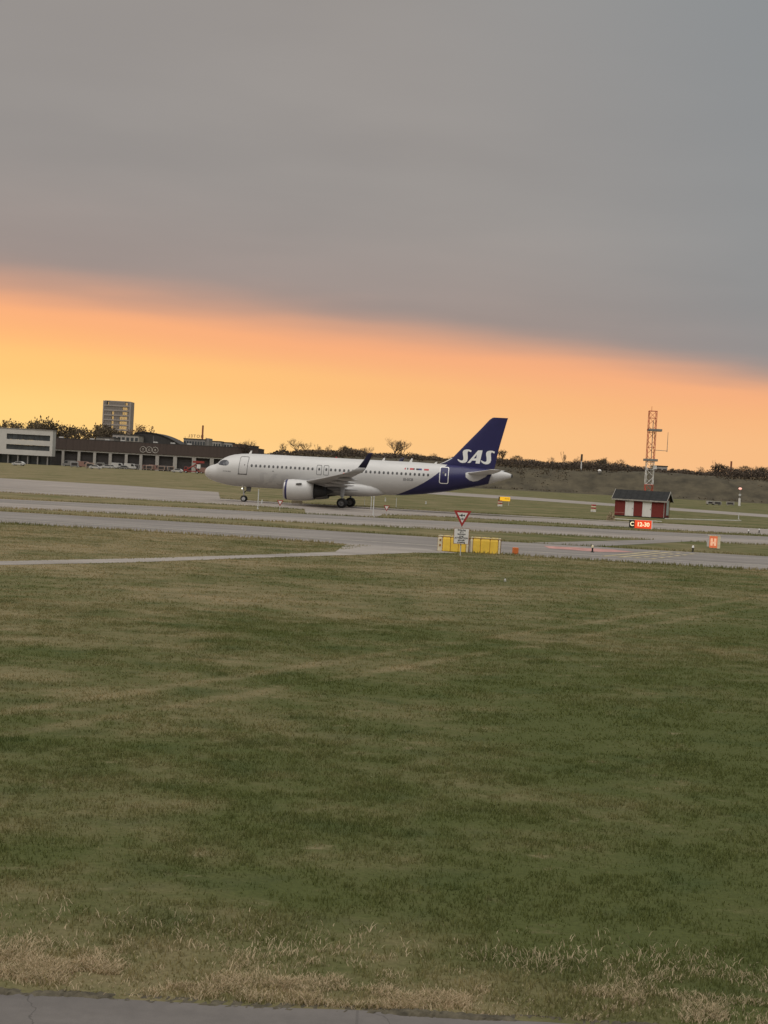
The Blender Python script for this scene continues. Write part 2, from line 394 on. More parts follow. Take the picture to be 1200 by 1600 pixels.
def strip(name, pl, w, z, m, label, cat, dash=None):
    b = MB()
    for (a, c) in zip(pl[:-1], pl[1:]):
        a, c = Vector((*a, z)), Vector((*c, z)); L_ = (c - a).length; t = (c - a) / L_; n = Vector((-t.y, t.x, 0)) * w / 2
        segs = [(0, L_)] if not dash else [(k * sum(dash), min(L_, k * sum(dash) + dash[0])) for k in range(int(L_ / sum(dash)) + 1)]
        for (p, q) in segs:
            if q > p: b.add([a + t * p - n, a + t * q - n, a + t * q + n, a + t * p + n], [(0, 1, 2, 3)])
    return tag(b.build(name, m), label, cat, kind='structure')
mid = lambda P, Q, t: [(p[0] * (1 - t) + q[0] * t, p[1] * (1 - t) + q[1] * t) for p, q in zip(P, Q)]
strip('edge_line', mid(A_bot, A_top, .30), .28, .010, M_WHITEP, 'pale painted line along the nearest taxiway', 'painted line')
strip('centre_line', [(x, y + .1) for x, y in B_mid], .26, .014, M_WHITEP, 'pale painted line along the middle taxiway', 'painted line')
strip('edge_line', [(-70, 190), (-20, 180), (0, 177.5), (40, 176)], .25, .016, M_YELP, 'faint yellow line under the airliner nose', 'painted line')
# painted red holding panel and yellow holding lines on the near taxiway
rp = [gp(850, 853.2), gp(858, 857.0), gp(935, 862.6), gp(992, 863.0), gp(958, 858.8), gp(900, 855.6)]
b = MB(); b.add([(p.x, p.y, .014) for p in rp], [(0, 1, 2, 5), (2, 3, 4, 5)])
rpo = tag(b.build('painted_panel', M_REDP), 'worn red panel painted on the taxiway beside the hold lines', 'painted panel', kind='structure')
for k, off in enumerate((0, 1.0, 2.0, 3.0)):
    p, q = gp(942, 869.5), gp(1030, 861.5)
    strip('hold_line', [(p.x + off, p.y - .1 * off), (q.x + off * .9, q.y)], .32, .016, M_YELP, ['first', 'second', 'third', 'fourth'][k] + ' slanting yellow hold line from the red panel', 'hold line', dash=(1.2, 1.0) if k > 1 else None)

# grass blades: one mass per zone
def vnoise(x, y, sc_, seed):
    rs = np.random.RandomState(seed); T = rs.rand(64, 64)
    u, v = x * sc_, y * sc_; i, j = np.floor(u).astype(int), np.floor(v).astype(int); fu, fv = u - i, v - j
    fu, fv = fu * fu * (3 - 2 * fu), fv * fv * (3 - 2 * fv)
    g = lambda a, c: T[a % 64, c % 64]
    return (g(i, j) * (1 - fu) + g(i + 1, j) * fu) * (1 - fv) + (g(i, j + 1) * (1 - fu) + g(i + 1, j + 1) * fu) * fv
def blades(name, X, Y, H, Wd, m, label, lean=.6, seed=0, parts=2):
    n = len(X); rs = np.random.RandomState(seed)
    a = rs.rand(n) * 6.283; la = rs.rand(n) * 6.283; ln = H * lean * (0.25 + rs.rand(n))
    wx, wy = np.cos(a) * Wd / 2, np.sin(a) * Wd / 2; lx, ly = np.cos(la) * ln, np.sin(la) * ln
    z0 = np.zeros(n) - .005
    if parts == 2:
        V = np.stack([np.stack([X - wx, Y - wy, z0], 1), np.stack([X + wx, Y + wy, z0], 1),
                      np.stack([X + lx * .35 + wx * .7, Y + ly * .35 + wy * .7, H * .62], 1), np.stack([X + lx * .35 - wx * .7, Y + ly * .35 - wy * .7, H * .62], 1),
                      np.stack([X + lx, Y + ly, H], 1)], 1).reshape(-1, 3)
        base = np.arange(n)[:, None] * 5
        F3 = (base + np.array([[0, 1, 2, 0, 2, 3, 3, 2, 4]])).reshape(-1, 3)
    else:
        V = np.stack([np.stack([X - wx, Y - wy, z0], 1), np.stack([X + wx, Y + wy, z0], 1), np.stack([X + lx, Y + ly, H], 1)], 1).reshape(-1, 3)
        F3 = np.arange(n * 3).reshape(-1, 3)
    me = bpy.data.meshes.new(name); me.vertices.add(len(V)); me.vertices.foreach_set('co', V.astype(np.float32).ravel())
    me.loops.add(F3.size); me.loops.foreach_set('vertex_index', F3.astype(np.int32).ravel())
    me.polygons.add(len(F3)); me.polygons.foreach_set('loop_start', np.arange(0, F3.size, 3, dtype=np.int32))
    me.update(calc_edges=True); me.materials.append(m)
    return tag(ob(name, me), label, 'grass', kind='stuff')
def field(n, y0, y1, seed, sel=None, pw=1.0):
    rs = np.random.RandomState(seed)
    Y = (y0 ** 2 + rs.rand(n) ** pw * (y1 ** 2 - y0 ** 2)) ** .5; X = (rs.rand(n) - .5) * 2 * (.285 * Y + .6)
    d = .5 * vnoise(X * .6, Y, 1.6, seed) + .5 * vnoise(X, Y, 5.0, seed + 1)
    k = rs.rand(n) < np.clip((d - .25) * 2.2, .12, 1)
    return X[k], Y[k], d[k], rs
def path_side(X, Y):     # keep grass off the path and the near taxiway
    k = np.ones(len(X), bool)
    px_, pn, pf = np.array([-34, -15.4, -11.1, -6.2, -1.3, 1.8, 4.6]), np.array([42, 61.9, 67.5, 75.9, 83.4, 88.6, 91.2]), None
    yn = np.interp(X, px_, pn); k &= ~((Y > yn) & (Y < yn + 2.6 + np.clip((X + 4) * 2, 0, 8)) & (X < 4.6))
    k &= Y < np.interp(X, [p[0] for p in A_bot], [p[1] for p in A_bot]) - .05
    return k
X, Y, d, rs = field(150000, 13.0, 26, 11)
blades('grass', X, Y, (.018 + .055 * d) * (.5 + .8 * rs.rand(len(X))), .010 + .006 * rs.rand(len(X)), MB1, 'short mown grass nearest the camera', .9, 1)
X, Y, d, rs = field(170000, 26, 48, 12)
blades('grass', X, Y, (.02 + .055 * d) * (.5 + .8 * rs.rand(len(X))), .022 + .010 * rs.rand(len(X)), MB1, 'mown grass in the middle of the field', .9, 2, 1)
X, Y, d, rs = field(170000, 48, 100, 13); k = path_side(X, Y); X, Y, d = X[k], Y[k], d[k]
blades('grass', X, Y, (.02 + .05 * d) * (.5 + .8 * rs.rand(len(X))), .045 + .02 * rs.rand(len(X)), MB1, 'dry patchy grass towards the barrier', .9, 3, 1)
# long straw along the asphalt edge
n = 150000; rs = np.random.RandomState(5)
Y = np.where(rs.rand(n) < .75, 13.42 + rs.randn(n) * .17, 13.1 + np.abs(rs.randn(n)) * .8); X = (rs.rand(n) - .5) * 2 * 4.4
d = .55 * vnoise(X * .8, Y, 1.5, 31) + .45 * vnoise(X, Y, 4.5, 32)
Y += .28 * (vnoise(X, X * 0 + 3, .7, 35) - .5)
k = (rs.rand(n) < np.clip((d - .36) * 4.0, .02, 1)) & (Y < 15.8) & (Y > 12.98)
X, Y, d = X[k], Y[k], d[k]
blades('dry_grass', X, Y, (.012 + .085 * d) * (.35 + .75 * rs.rand(len(X))), .007 + .006 * rs.rand(len(X)), MB2, 'tufts of dry straw along the asphalt edge', 1.35, 6)
rs2 = random.Random(17); b = MB(); nn = 420; rowz = [(-.05, -.01), (-.015, .018), (.03, .026), (.08, .02), (.15, -.01)]
for i in range(nn + 1):
    x = -7 + 14 * i / nn; a_ = -.9 + 2.6 * float(.6 * vnoise(np.array([x]), np.array([1.0]), 1.3, 71)[0] + .4 * vnoise(np.array([x]), np.array([9.0]), 5.0, 73)[0]); w_ = .10 * float(vnoise(np.array([x]), np.array([5.0]), 2.1, 72)[0]) - .05
    for dy_, z_ in rowz: b.v.append((x + rs2.uniform(-.01, .01), 12.92 + w_ + dy_ + rs2.uniform(-.012, .012), z_ * a_ + (rs2.uniform(-.012, .012) if z_ > 0 else 0)))
for i in range(nn):
    for j in range(4): b.f.append((i * 5 + j, (i + 1) * 5 + j, (i + 1) * 5 + j + 1, i * 5 + j + 1))
tag(b.build('soil_edge', mat('dark_soil', (.080, .068, .044), .95, var=.5, scale=9, bump=.6, bscale=40)), 'crumbling dark turf edge along the asphalt', 'turf edge', kind='stuff')
# verge tufts along the pavement edges
VX, VY = [], []
def verge(pl, side, dens=26, depth=1.1, seed=0):
    rs = np.random.RandomState(seed)
    for (a, c) in zip(pl[:-1], pl[1:]):
        L_ = math.dist(a, c); m_ = int(L_ * dens); t = rs.rand(m_)
        VX.append(a[0] + (c[0] - a[0]) * t); VY.append(a[1] + (c[1] - a[1]) * t + side * (np.abs(rs.randn(m_)) * depth * .5 - .05))
verge(A_top, 1, 50, 1.2, 1); verge(A_bot, -1, 50, 1.5, 2); verge(B_bot, -1, 40, 1.5, 3); verge(B_top, 1, 50, 1.2, 4)
verge(C_bot[:6], -1, 40, 1.5, 5); verge(C_bot[8:], -1, 40, 1.5, 6); verge(C_top[4:], 1, 40, 1.6, 7)
X, Y = np.concatenate(VX), np.concatenate(VY); k = np.abs(X) < .30 * Y
on_link = (X > 10.6 + (Y - 111) * .62) & (X < 15.5 + (Y - 111) * .53) & (Y > 111) & (Y < 133); k &= ~on_link
k &= ~((X > -3) & (X < 5) & (Y < 96))
X, Y = X[k], Y[k]; rs = np.random.RandomState(8)
blades('verge_grass', X, Y, .10 + .14 * rs.rand(len(X)), .05 + .03 * rs.rand(len(X)), MB1, 'longer grass fringing the taxiway edges', .7, 9, 1)

# ------------------------------------------------------------------ airliner
def fuselage_mat():
    m = bpy.data.materials.new('airliner_paint'); m.use_nodes = True; N, L = nodes(m); b = N['Principled BSDF']
    t = N.new('ShaderNodeTexCoord'); pos = t.outputs['Object']; s = N.new('ShaderNodeSeparateXYZ'); L.new(pos, s.inputs[0])
    x, z = s.outputs[0], s.outputs[2]
    zz = np.array([1.75, 1.89, 2.53, 3.42, 4.46, 5.11, 5.68, 6.24]); xx = np.array([23.4, 23.92, 25.43, 26.93, 28.42, 29.16, 29.67, 30.1])
    c3, c2, c1, c0 = np.polyfit(zz, xx, 3)
    xb = M_(N, L, 'MULTIPLY_ADD', z, float(c3), float(c2)); xb = M_(N, L, 'MULTIPLY_ADD', xb, z, float(c1)); xb = M_(N, L, 'MULTIPLY_ADD', xb, z, float(c0))
    blue = M_(N, L, 'GREATER_THAN', x, xb)
    end = M_(N, L, 'LESS_THAN', x, M_(N, L, 'MULTIPLY_ADD', z, .28, 33.75))
    blue = M_(N, L, 'MULTIPLY', blue, end)
    n = NOISE_(N, L, pos, .7, (.3, 1, 1), 5); st = NOISE_(N, L, pos, 1.6, (.15, 1, .6), 5)
    w = MIX_(N, L, MR_(N, L, n, .3, .7), (.50, .485, .46), (.565, .55, .52))
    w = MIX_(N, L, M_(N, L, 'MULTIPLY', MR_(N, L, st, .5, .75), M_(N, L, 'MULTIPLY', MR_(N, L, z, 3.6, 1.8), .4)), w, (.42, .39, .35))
    bl = MIX_(N, L, MR_(N, L, n, .3, .7), (.017, .0155, .072), (.022, .020, .088))
    seam = M_(N, L, 'LESS_THAN', M_(N, L, 'PINGPONG', M_(N, L, 'ADD', x, .6), 1.6), .012)
    w = MIX_(N, L, M_(N, L, 'MULTIPLY', seam, .35), w, (.4, .4, .4))
    L.new(MIX_(N, L, blue, w, bl), b.inputs['Base Color'])
    b.inputs['Roughness'].default_value = .38; b.inputs['Specular IOR Level'].default_value = .45
    return m
P_FUS = fuselage_mat()
P_WHITE = mat('white_gloss', (.53, .515, .49), .4, var=.05)
P_NAVY = mat('navy_gloss', (.020, .018, .080), .42, var=.08)
P_WLET = mat('winglet_navy', (.012, .011, .040), .5, var=.1)
P_GREY = mat('wing_grey', (.36, .35, .34), .5, var=.1)
P_LGREY = mat('light_grey', (.55, .54, .52), .45, var=.06)
P_DARK = mat('dark_metal', (.035, .033, .032), .5, var=.2)
P_METAL = mat('bare_metal', (.55, .54, .52), .3, metal=.8, var=.05)
P_RUBBER = mat('tyre_rubber', (.022, .021, .02), .85, var=.2)
P_GLASS = mat('cockpit_glass', (.06, .062, .07), .12, var=.1, spec=.6)
P_WIN = mat('cabin_window', (.07, .068, .066), .25, var=.15)
P_LINE = mat('door_seal_dark', (.13, .125, .12), .7, var=.1)
P_SILVER = mat('silver_livery', (.475, .46, .44), .45, var=.05)
P_REDM = mat('flag_red', (.45, .06, .06), .6); P_BLUEF = mat('flag_blue', (.02, .03, .16), .6); P_BLACK = mat('black_paint', (.02, .02, .02), .6)
P_LET = mat('white_lettering', (.80, .78, .74), .45, var=.04)

TH = -0.109878
plane = thing('airliner', 'white twin-engine airliner with navy tail and white letters on the fin', 'airplane', (-22.235, 188.619, .012), TH)
TOP = [(0, 3.34), (.06, 3.62), (.2, 3.86), (.5, 4.10), (.9, 4.29), (1.35, 4.42), (1.62, 4.56), (1.92, 4.90), (2.46, 5.28), (3.0, 5.52), (3.6, 5.70), (4.5, 5.84), (5.5, 5.90), (7, 5.93), (26, 5.93), (29, 5.86), (31.5, 5.78), (33.5, 5.68), (35.24, 5.53), (36.3, 5.40), (37.1, 5.23), (37.5, 5.08)]
BOT = [(0, 3.34), (.06, 3.08), (.2, 2.88), (.5, 2.63), (.93, 2.43), (1.5, 2.24), (2.07, 2.11), (3, 1.94), (4, 1.85), (5.28, 1.81), (23.2, 1.80), (24.6, 1.85), (26.92, 2.10), (30, 2.62), (32.3, 3.13), (34.8, 3.74), (36, 4.14), (37.2, 4.52), (37.5, 4.64)]
HWD = [(0, .0), (.06, .30), (.2, .50), (.5, .76), (.93, 1.02), (1.5, 1.29), (2.07, 1.49), (3, 1.74), (4, 1.88), (5.28, 1.96), (6.5, 1.975), (24, 1.975), (27, 1.88), (29, 1.70), (31, 1.44), (33, 1.12), (35, .76), (36.3, .50), (37.2, .30), (37.5, .22)]
ip = lambda T, x: float(np.interp(x, [p[0] for p in T], [p[1] for p in T]))
def fus_y(x, z):
    t, bt, w = ip(TOP, x), ip(BOT, x), ip(HWD, x); c_, hh = (t + bt) / 2, max((t - bt) / 2, 1e-3)
    return w * math.sqrt(max(0.0, 1 - ((z - c_) / hh) ** 2))
def port(off):           # maps (x, z) to the port skin, off metres proud
    def f(x, z):
        t, bt = ip(TOP, x), ip(BOT, x); c_, hh = (t + bt) / 2, (t - bt) / 2
        k = max(-1, min(1, (z - c_) / hh)); y = fus_y(x, z)
        return (x, -(y + off * math.sqrt(max(.05, 1 - k * k))), z + off * k)
    return f
xs = sorted(set([0.0, .03, .06, .12, .2, .35, .5, .7, .9, 1.12, 1.35, 1.48, 1.62, 1.77, 1.92, 2.2, 2.46, 2.7, 3, 3.3, 3.6, 4, 4.5, 5, 5.5, 6.2, 7] + list(np.arange(8, 24, 1.0)) + list(np.arange(24, 37.3, .5)) + [37.3, 37.5]))
rings = []
for x in xs:
    t, bt, w = ip(TOP, x), ip(BOT, x), max(ip(HWD, x), .004); c_, hh = (t + bt) / 2, max((t - bt) / 2, .004)
    rings.append([(x, w * math.sin(2 * math.pi * k / 56), c_ + hh * math.cos(2 * math.pi * k / 56)) for k in range(56)])
fus = MB().loft(rings).build('fuselage', P_FUS, plane, smooth=True)
b = MB().lathe([(37.46, .23), (37.62, .2), (37.66, .12), (37.6, .01)], 20, c=(0, 0, 4.86)); b.build('exhaust_outlet', P_DARK, fus, smooth=True)
def rrect(x0, x1, z0, z1, r_, lean=0.0, n=4):
    out = []
    for (cx, cz, a0) in ((x1 - r_, z1 - r_, 0), (x0 + r_, z1 - r_, 90), (x0 + r_, z0 + r_, 180), (x1 - r_, z0 + r_, 270)):
        for k in range(n + 1):
            a = R(a0 + 90 * k / n); out.append((cx + r_ * math.cos(a), cz + r_ * math.sin(a)))
    return [(x + lean * (z - z0), z) for x, z in out]
def decal(poly, off, name, m, parent, ringsn=3, mp=port):
    cx, cz = sum(p[0] for p in poly) / len(poly), sum(p[1] for p in poly) / len(poly); n = len(poly); f3 = mp(off); b = MB()
    v = [mp(-.02)(*p) for p in poly]
    for k in range(ringsn):
        s_ = 1 - k / ringsn; v += [f3(cx + (x - cx) * s_, cz + (z - cz) * s_) for x, z in poly]
    v.append(f3(cx, cz)); f = []
    for k in range(ringsn): f += [(k * n + i, k * n + (i + 1) % n, (k + 1) * n + (i + 1) % n, (k + 1) * n + i) for i in range(n)]
    f += [(ringsn * n + i, ringsn * n + (i + 1) % n, (ringsn + 1) * n) for i in range(n)]
    return b.add(v, f).build(name, m, parent, smooth=False)
def frame(po, pi, off, name, m, parent, mp=port):
    n = len(po); f3 = mp(off); b = MB()
    v = [f3(*p) for p in po] + [f3(*p) for p in pi]
    return b.add(v, [(i, (i + 1) % n, n + (i + 1) % n, n + i) for i in range(n)]).build(name, m, parent)
def subdiv(poly, k=4):
    out = []
    for a, c in zip(poly, poly[1:] + poly[:1]):
        for j in range(k): out.append((a[0] + (c[0] - a[0]) * j / k, a[1] + (c[1] - a[1]) * j / k))
    return out
# cockpit glazing wraps the nose
ck = subdiv([(1.62, 4.50), (2.02, 4.80), (2.40, 4.95), (2.85, 4.99), (3.16, 4.90), (3.30, 4.66), (3.22, 4.42), (2.98, 4.30), (2.5, 4.30), (2.0, 4.36)], 2)
cg = decal(ck, .012, 'cockpit_window', P_GLASS, plane, 4)
for (a, c) in (((2.12, 4.36), (2.24, 4.90)), ((2.72, 4.31), (2.74, 4.97))):
    frame([(a[0], a[1]), (a[0] + (c[0] - a[0]) / 2, (a[1] + c[1]) / 2), c, (c[0] + .05, c[1]), ((a[0] + c[0]) / 2 + .05, (a[1] + c[1]) / 2), (a[0] + .05, a[1])],
          [(a[0] + .02, a[1] + .01)] * 3 + [(c[0] + .02, c[1])] * 3, .02, 'window_post', P_LINE, cg)
mk = MB()
mk.add([(x, -y, z) for x, y, z in [port(.012)(*p) for p in ck]], [tuple(range(len(ck)))])
mk.build('cockpit_window', P_GLASS, plane)
# cabin windows
def cabin_window(x):
    return decal(rrect(x - .125, x + .125, 4.29, 4.63, .11), .010, 'window', P_WIN, plane, 1)
X0 = 6.18
for i in range(15): cabin_window(X0 + i * .533)
for i in range(23): cabin_window(15.90 + i * .533)
for x0, x1 in ((14.17, 14.75), (15.03, 15.62)):
    e_ = decal(subdiv(rrect(x0, x1, 3.80, 4.94, .12), 4), .008, 'overwing_exit', P_WHITE, plane, 3)
    frame(subdiv(rrect(x0 - .03, x1 + .03, 3.77, 4.97, .14), 4), subdiv(rrect(x0 + .025, x1 - .025, 3.825, 4.915, .11), 4), .020, 'seal', P_LINE, e_)
    decal(rrect((x0 + x1) / 2 - .12, (x0 + x1) / 2 + .12, 4.29, 4.63, .11), .018, 'window', P_WIN, e_, 1)
d1 = decal(subdiv(rrect(4.60, 5.60, 3.42, 5.47, .16, .05), 6), .010, 'door', P_WHITE, plane, 4)
frame(subdiv(rrect(4.55, 5.65, 3.37, 5.52, .18, .05), 6), subdiv(rrect(4.61, 5.59, 3.43, 5.46, .15, .05), 6), .024, 'seal', P_LINE, d1)
decal(rrect(4.50, 5.66, 3.32, 3.43, .03), .022, 'door_sill', P_LINE, d1, 1)
decal(rrect(5.25, 5.36, 4.42, 4.60, .04), .02, 'handle', P_LINE, d1, 1)
d4 = decal(subdiv(rrect(29.03, 30.02, 3.58, 5.47, .18), 6), .010, 'door', P_NAVY, plane, 4)
d4['label'] = 'navy rear cabin door outlined in white'
frame(subdiv(rrect(28.97, 30.08, 3.52, 5.53, .2), 6), subdiv(rrect(29.06, 29.99, 3.61, 5.44, .16), 6), .024, 'outline', P_LET, d4)
decal(rrect(29.62, 29.78, 4.45, 4.75, .05), .02, 'handle', P_LGREY, d4, 1)
decal(rrect(29.33, 29.52, 4.72, 4.95, .07), .02, 'window', P_WIN, d4, 1)
decal(rrect(8.78, 8.92, 3.86, 3.99, .05), .02, 'sensor', P_LINE, plane, 1)
for i in range(5): decal(rrect(2.62 + i * .21, 2.74 + i * .21, 3.60 - .01 * i, 3.68, .02), .012, 'name_mark', P_LINE, plane, 1)
# registration, flags, large silver initials near the nose
text_part('EI-SCB', mat('registration_grey', (.20, .19, .19), .6), plane, lambda x, y: port(.02)(24.68 + x, 3.66 + y), name='registration', size=.42, bold=.012, spacing=1.02)

for (x0, x1, m) in ((24.76, 24.90, P_REDM), (25.06, 25.20, P_BLACK), (25.38, 25.82, P_REDM), (25.82, 25.96, P_BLACK), (26.15, 26.45, P_BLACK), (26.45, 26.82, P_BLUEF), (27.10, 27.66, P_REDM)):
    decal([(x0, 4.98), (x1, 4.98), (x1, 5.18), (x0, 5.18)], .012, 'flag', m, plane, 1)
S_OUT = [(368, 640), (362, 665), (345, 662), (325, 650), (312, 656), (305, 680), (308, 730), (308, 775), (296, 815), (265, 838), (225, 842), (190, 832), (160, 808), (147, 785), (158, 778), (180, 792), (205, 802), (225, 800), (238, 785), (240, 750), (232, 700), (230, 670), (238, 645), (258, 630), (290, 622), (330, 624)]
A_OUT = [(540, 638), (470, 638), (300, 838), (345, 840), (374, 802), (436, 804), (428, 848), (492, 852)]
A_HOLE = [(452, 704), (440, 766), (402, 766)]
def letters(parent, fn, m, off_fn, name='letter'):
    for dxy, out, hole in (((0, 0), S_OUT, None), ((0, 0), A_OUT, A_HOLE), ((363, 20), S_OUT, None)):
        loops = [[Vector((p[0] + dxy[0], p[1] + dxy[1], 0)) for p in out]]
        if hole: loops.append([Vector((p[0], p[1], 0)) for p in hole])
        tri = tessellate_polygon(loops); pts = [p for l_ in loops for p in l_]
        bm = bmesh.new(); vv = [bm.verts.new(p) for p in pts]
        for t in tri:
            try: bm.faces.new([vv[i] for i in t])
            except ValueError: pass
        bmesh.ops.subdivide_edges(bm, edges=bm.edges, cuts=2, use_grid_fill=True)
        bmesh.ops.triangulate(bm, faces=bm.faces)
        for v in bm.verts: v.co = fn(v.co.x, v.co.y)
        me = bpy.data.meshes.new(name); bm.to_mesh(me); bm.free(); me.materials.append(m); ob(name, me, parent)
zx = lambda X, Y: 31.58 + .077 * (X / 10 - 24) + .0046 * (Y / 10 - 63)
zz_ = lambda X, Y: 7.71 - .0747 * (Y / 10 - 63) + .0038 * (X / 10 - 24)
# vertical fin with rudder
LE = [(5.5, 28.3), (5.96, 28.9), (6.16, 29.45), (6.64, 30.2), (6.93, 30.53), (8.59, 31.99), (10.2, 33.44), (11.5, 34.55), (11.72, 34.85), (11.78, 35.0)]
TE = [(5.3, 35.35), (5.45, 35.40), (8.17, 35.86), (11.59, 36.67), (11.78, 36.74)]
fx = lambda T, z: float(np.interp(z, [p[0] for p in T], [p[1] for p in T]))
def fin_half(x, z):
    a, c = fx(LE, z), fx(TE, z); u = min(max((x - a) / (c - a), 0), 1); th_ = .30 * (1 - (z - 5.5) / 6.28 * .62)
    return th_ * 2.6 * (math.sqrt(u) * .60 - .26 * u - .62 * u ** 2 + .42 * u ** 3 - .12 * u ** 4 + .02) if 0 < u < 1 else .005
us = [0, .015, .05, .1, .18, .28, .40, .52, .64, .72]
def fin_ring(z, u0, u1, uu):
    a, c = fx(LE, z), fx(TE, z); pts = [(a + (c - a) * (u0 + (u1 - u0) * u)) for u in uu]
    up = [(x, -max(.008, fin_half(x, z)), z) for x in pts]; dn = [(x, max(.008, fin_half(x, z)), z) for x in reversed(pts)]
    return up + dn
zs = [5.3, 5.6, 5.96, 6.16, 6.4, 6.64, 6.93, 7.4, 8, 8.6, 9.2, 9.8, 10.4, 11, 11.5, 11.72, 11.78]
fin = MB().loft([fin_ring(z, 0, .72, [u / .72 for u in us]) for z in zs]).build('fin', P_NAVY, plane, smooth=False)
MB().loft([fin_ring(z, .7203, 1, [0, .25, .5, .75, 1]) for z in zs if z > 5.5]).build('rudder', P_NAVY, plane)
MB().loft([[(fx(LE, z) - .03, 0, z), (fx(LE, z) + .12, -.10 - .06 * k, z - .02), (fx(LE, z) + .12, .10 + .06 * k, z - .02)] for k, z in ((0, 6.66), (.5, 6.3), (1, 6.12), (1.6, 5.90))]).build('dorsal_fillet', P_WHITE, fin)
letters(fin, lambda X, Y: Vector((zx(X, Y), -(fin_half(zx(X, Y), zz_(X, Y)) + .02), zz_(X, Y))), P_LET, None)
letters(fus, lambda X, Y: Vector(port(.006)(6.6 + (X - 147) * .0072, 3.75 - (Y - 622) * .0068)), P_SILVER, None, 'silver_letter')
# tailplane
def airfoil(le, ch, tk, y, z, n=8, droop=0.0):
    uu = [0, .02, .08, .2, .4, .65, .85, 1]
    t_ = [0, .35, .65, .92, 1, .72, .35, .04]
    return [(le + ch * u, y, z + tk * t / 2 - droop * u) for u, t in zip(uu, t_)] + [(le + ch * u, y, z - tk * t / 2 * .8 - droop * u) for u, t in zip(reversed(uu[1:-1]), reversed(t_[1:-1]))]
def stab(s):
    return MB().loft([airfoil(31.9, 3.2, .38, s * .55, 4.92), airfoil(32.55, 2.85, .33, s * 1.5, 4.98), airfoil(34.2, 2.0, .22, s * 4.2, 5.26), airfoil(35.15, 1.35, .13, s * 6.0, 5.46), airfoil(35.5, 1.1, .06, s * 6.2, 5.48)]).build('tailplane', P_LGREY, plane, smooth=True)
stab(-1); stab(1)
decal(subdiv([(32.05, 4.95), (32.1, 4.45), (32.55, 4.10), (33.0, 3.97), (33.5, 4.05), (34.5, 4.62), (34.7, 4.9), (33.6, 5.14), (32.3, 5.05)], 3), .012, 'tailplane_fairing', P_LGREY, plane, 4)
# wings
def wing(s):
    sec = [(11.0, 7.1, .95, 1.2, 2.42), (11.6, 6.4, .85, 2.3, 2.55), (13.75, 4.25, .52, 6.4, 2.98), (16.6, 2.85, .34, 11.8, 3.50), (18.6, 2.0, .22, 15.4, 3.93), (19.35, 1.68, .17, 16.6, 4.10)]
    w = MB().loft([airfoil(a, c, t, s * y, z) for a, c, t, y, z in sec]).build('wing', P_GREY, plane, smooth=True)
    tip = [(19.35, 1.68, .17, 16.6, 4.10), (19.75, 1.6, .16, 16.95, 4.24), (20.5, 1.28, .14, 17.2, 4.5), (21.15, .92, .11, 17.38, 4.9), (21.75, .68, .08, 17.55, 5.7), (22.2, .50, .06, 17.72, 6.42), (22.5, .28, .03, 17.76, 6.58)]
    rg = []
    for i, (a, c, t, y, z) in enumerate(tip):
        tilt = R(min(80, 8 + i * 22)); r_ = airfoil(a, c, t, 0, 0)
        rg.append([(p[0], s * (y - p[2] * math.sin(tilt)), z + p[2] * math.cos(tilt)) for p in r_])
    g = MB().loft(rg[:4]).build('wingtip', P_GREY, w, smooth=True)
    MB().loft(rg[3:]).build('winglet', P_WLET, w, smooth=True)
    for yy, xa, L_, zz2 in ((3.6, 15.4, 4.2, 2.25), (7.6, 16.0, 3.6, 2.75), (11.2, 17.3, 3.0, 3.1), (14.3, 18.4, 2.4, 3.5)):
        MB().lathe([(0, .01), (.3, .13), (1.0, .22), (L_ * .6, .2), (L_ - .2, .06), (L_, .01)], 12, c=(xa, s * yy, zz2)).build('flap_fairing', P_GREY, w, smooth=True)
    return w
wing(-1); wing(1)
rg = []
for x, hw_, z0, z1 in ((10.6, .5, 1.85, 2.4), (11.5, 1.6, 1.55, 2.9), (13, 2.12, 1.42, 3.2), (15, 2.2, 1.38, 3.25), (17.5, 2.2, 1.38, 3.25), (19.5, 2.16, 1.42, 3.2), (20.8, 1.98, 1.52, 3.0), (21.7, 1.5, 1.65, 2.75), (22.4, .7, 1.8, 2.4)):
    rg.append([(x, hw_ * math.copysign(abs(math.sin(t)) ** .75, math.sin(t)), (z0 + z1) / 2 + (z1 - z0) / 2 * math.copysign(abs(math.cos(t)) ** .75, math.cos(t))) for t in [2 * math.pi * k / 28 for k in range(28)]])
MB().loft(rg).build('belly_fairing', P_WHITE, plane, smooth=True)
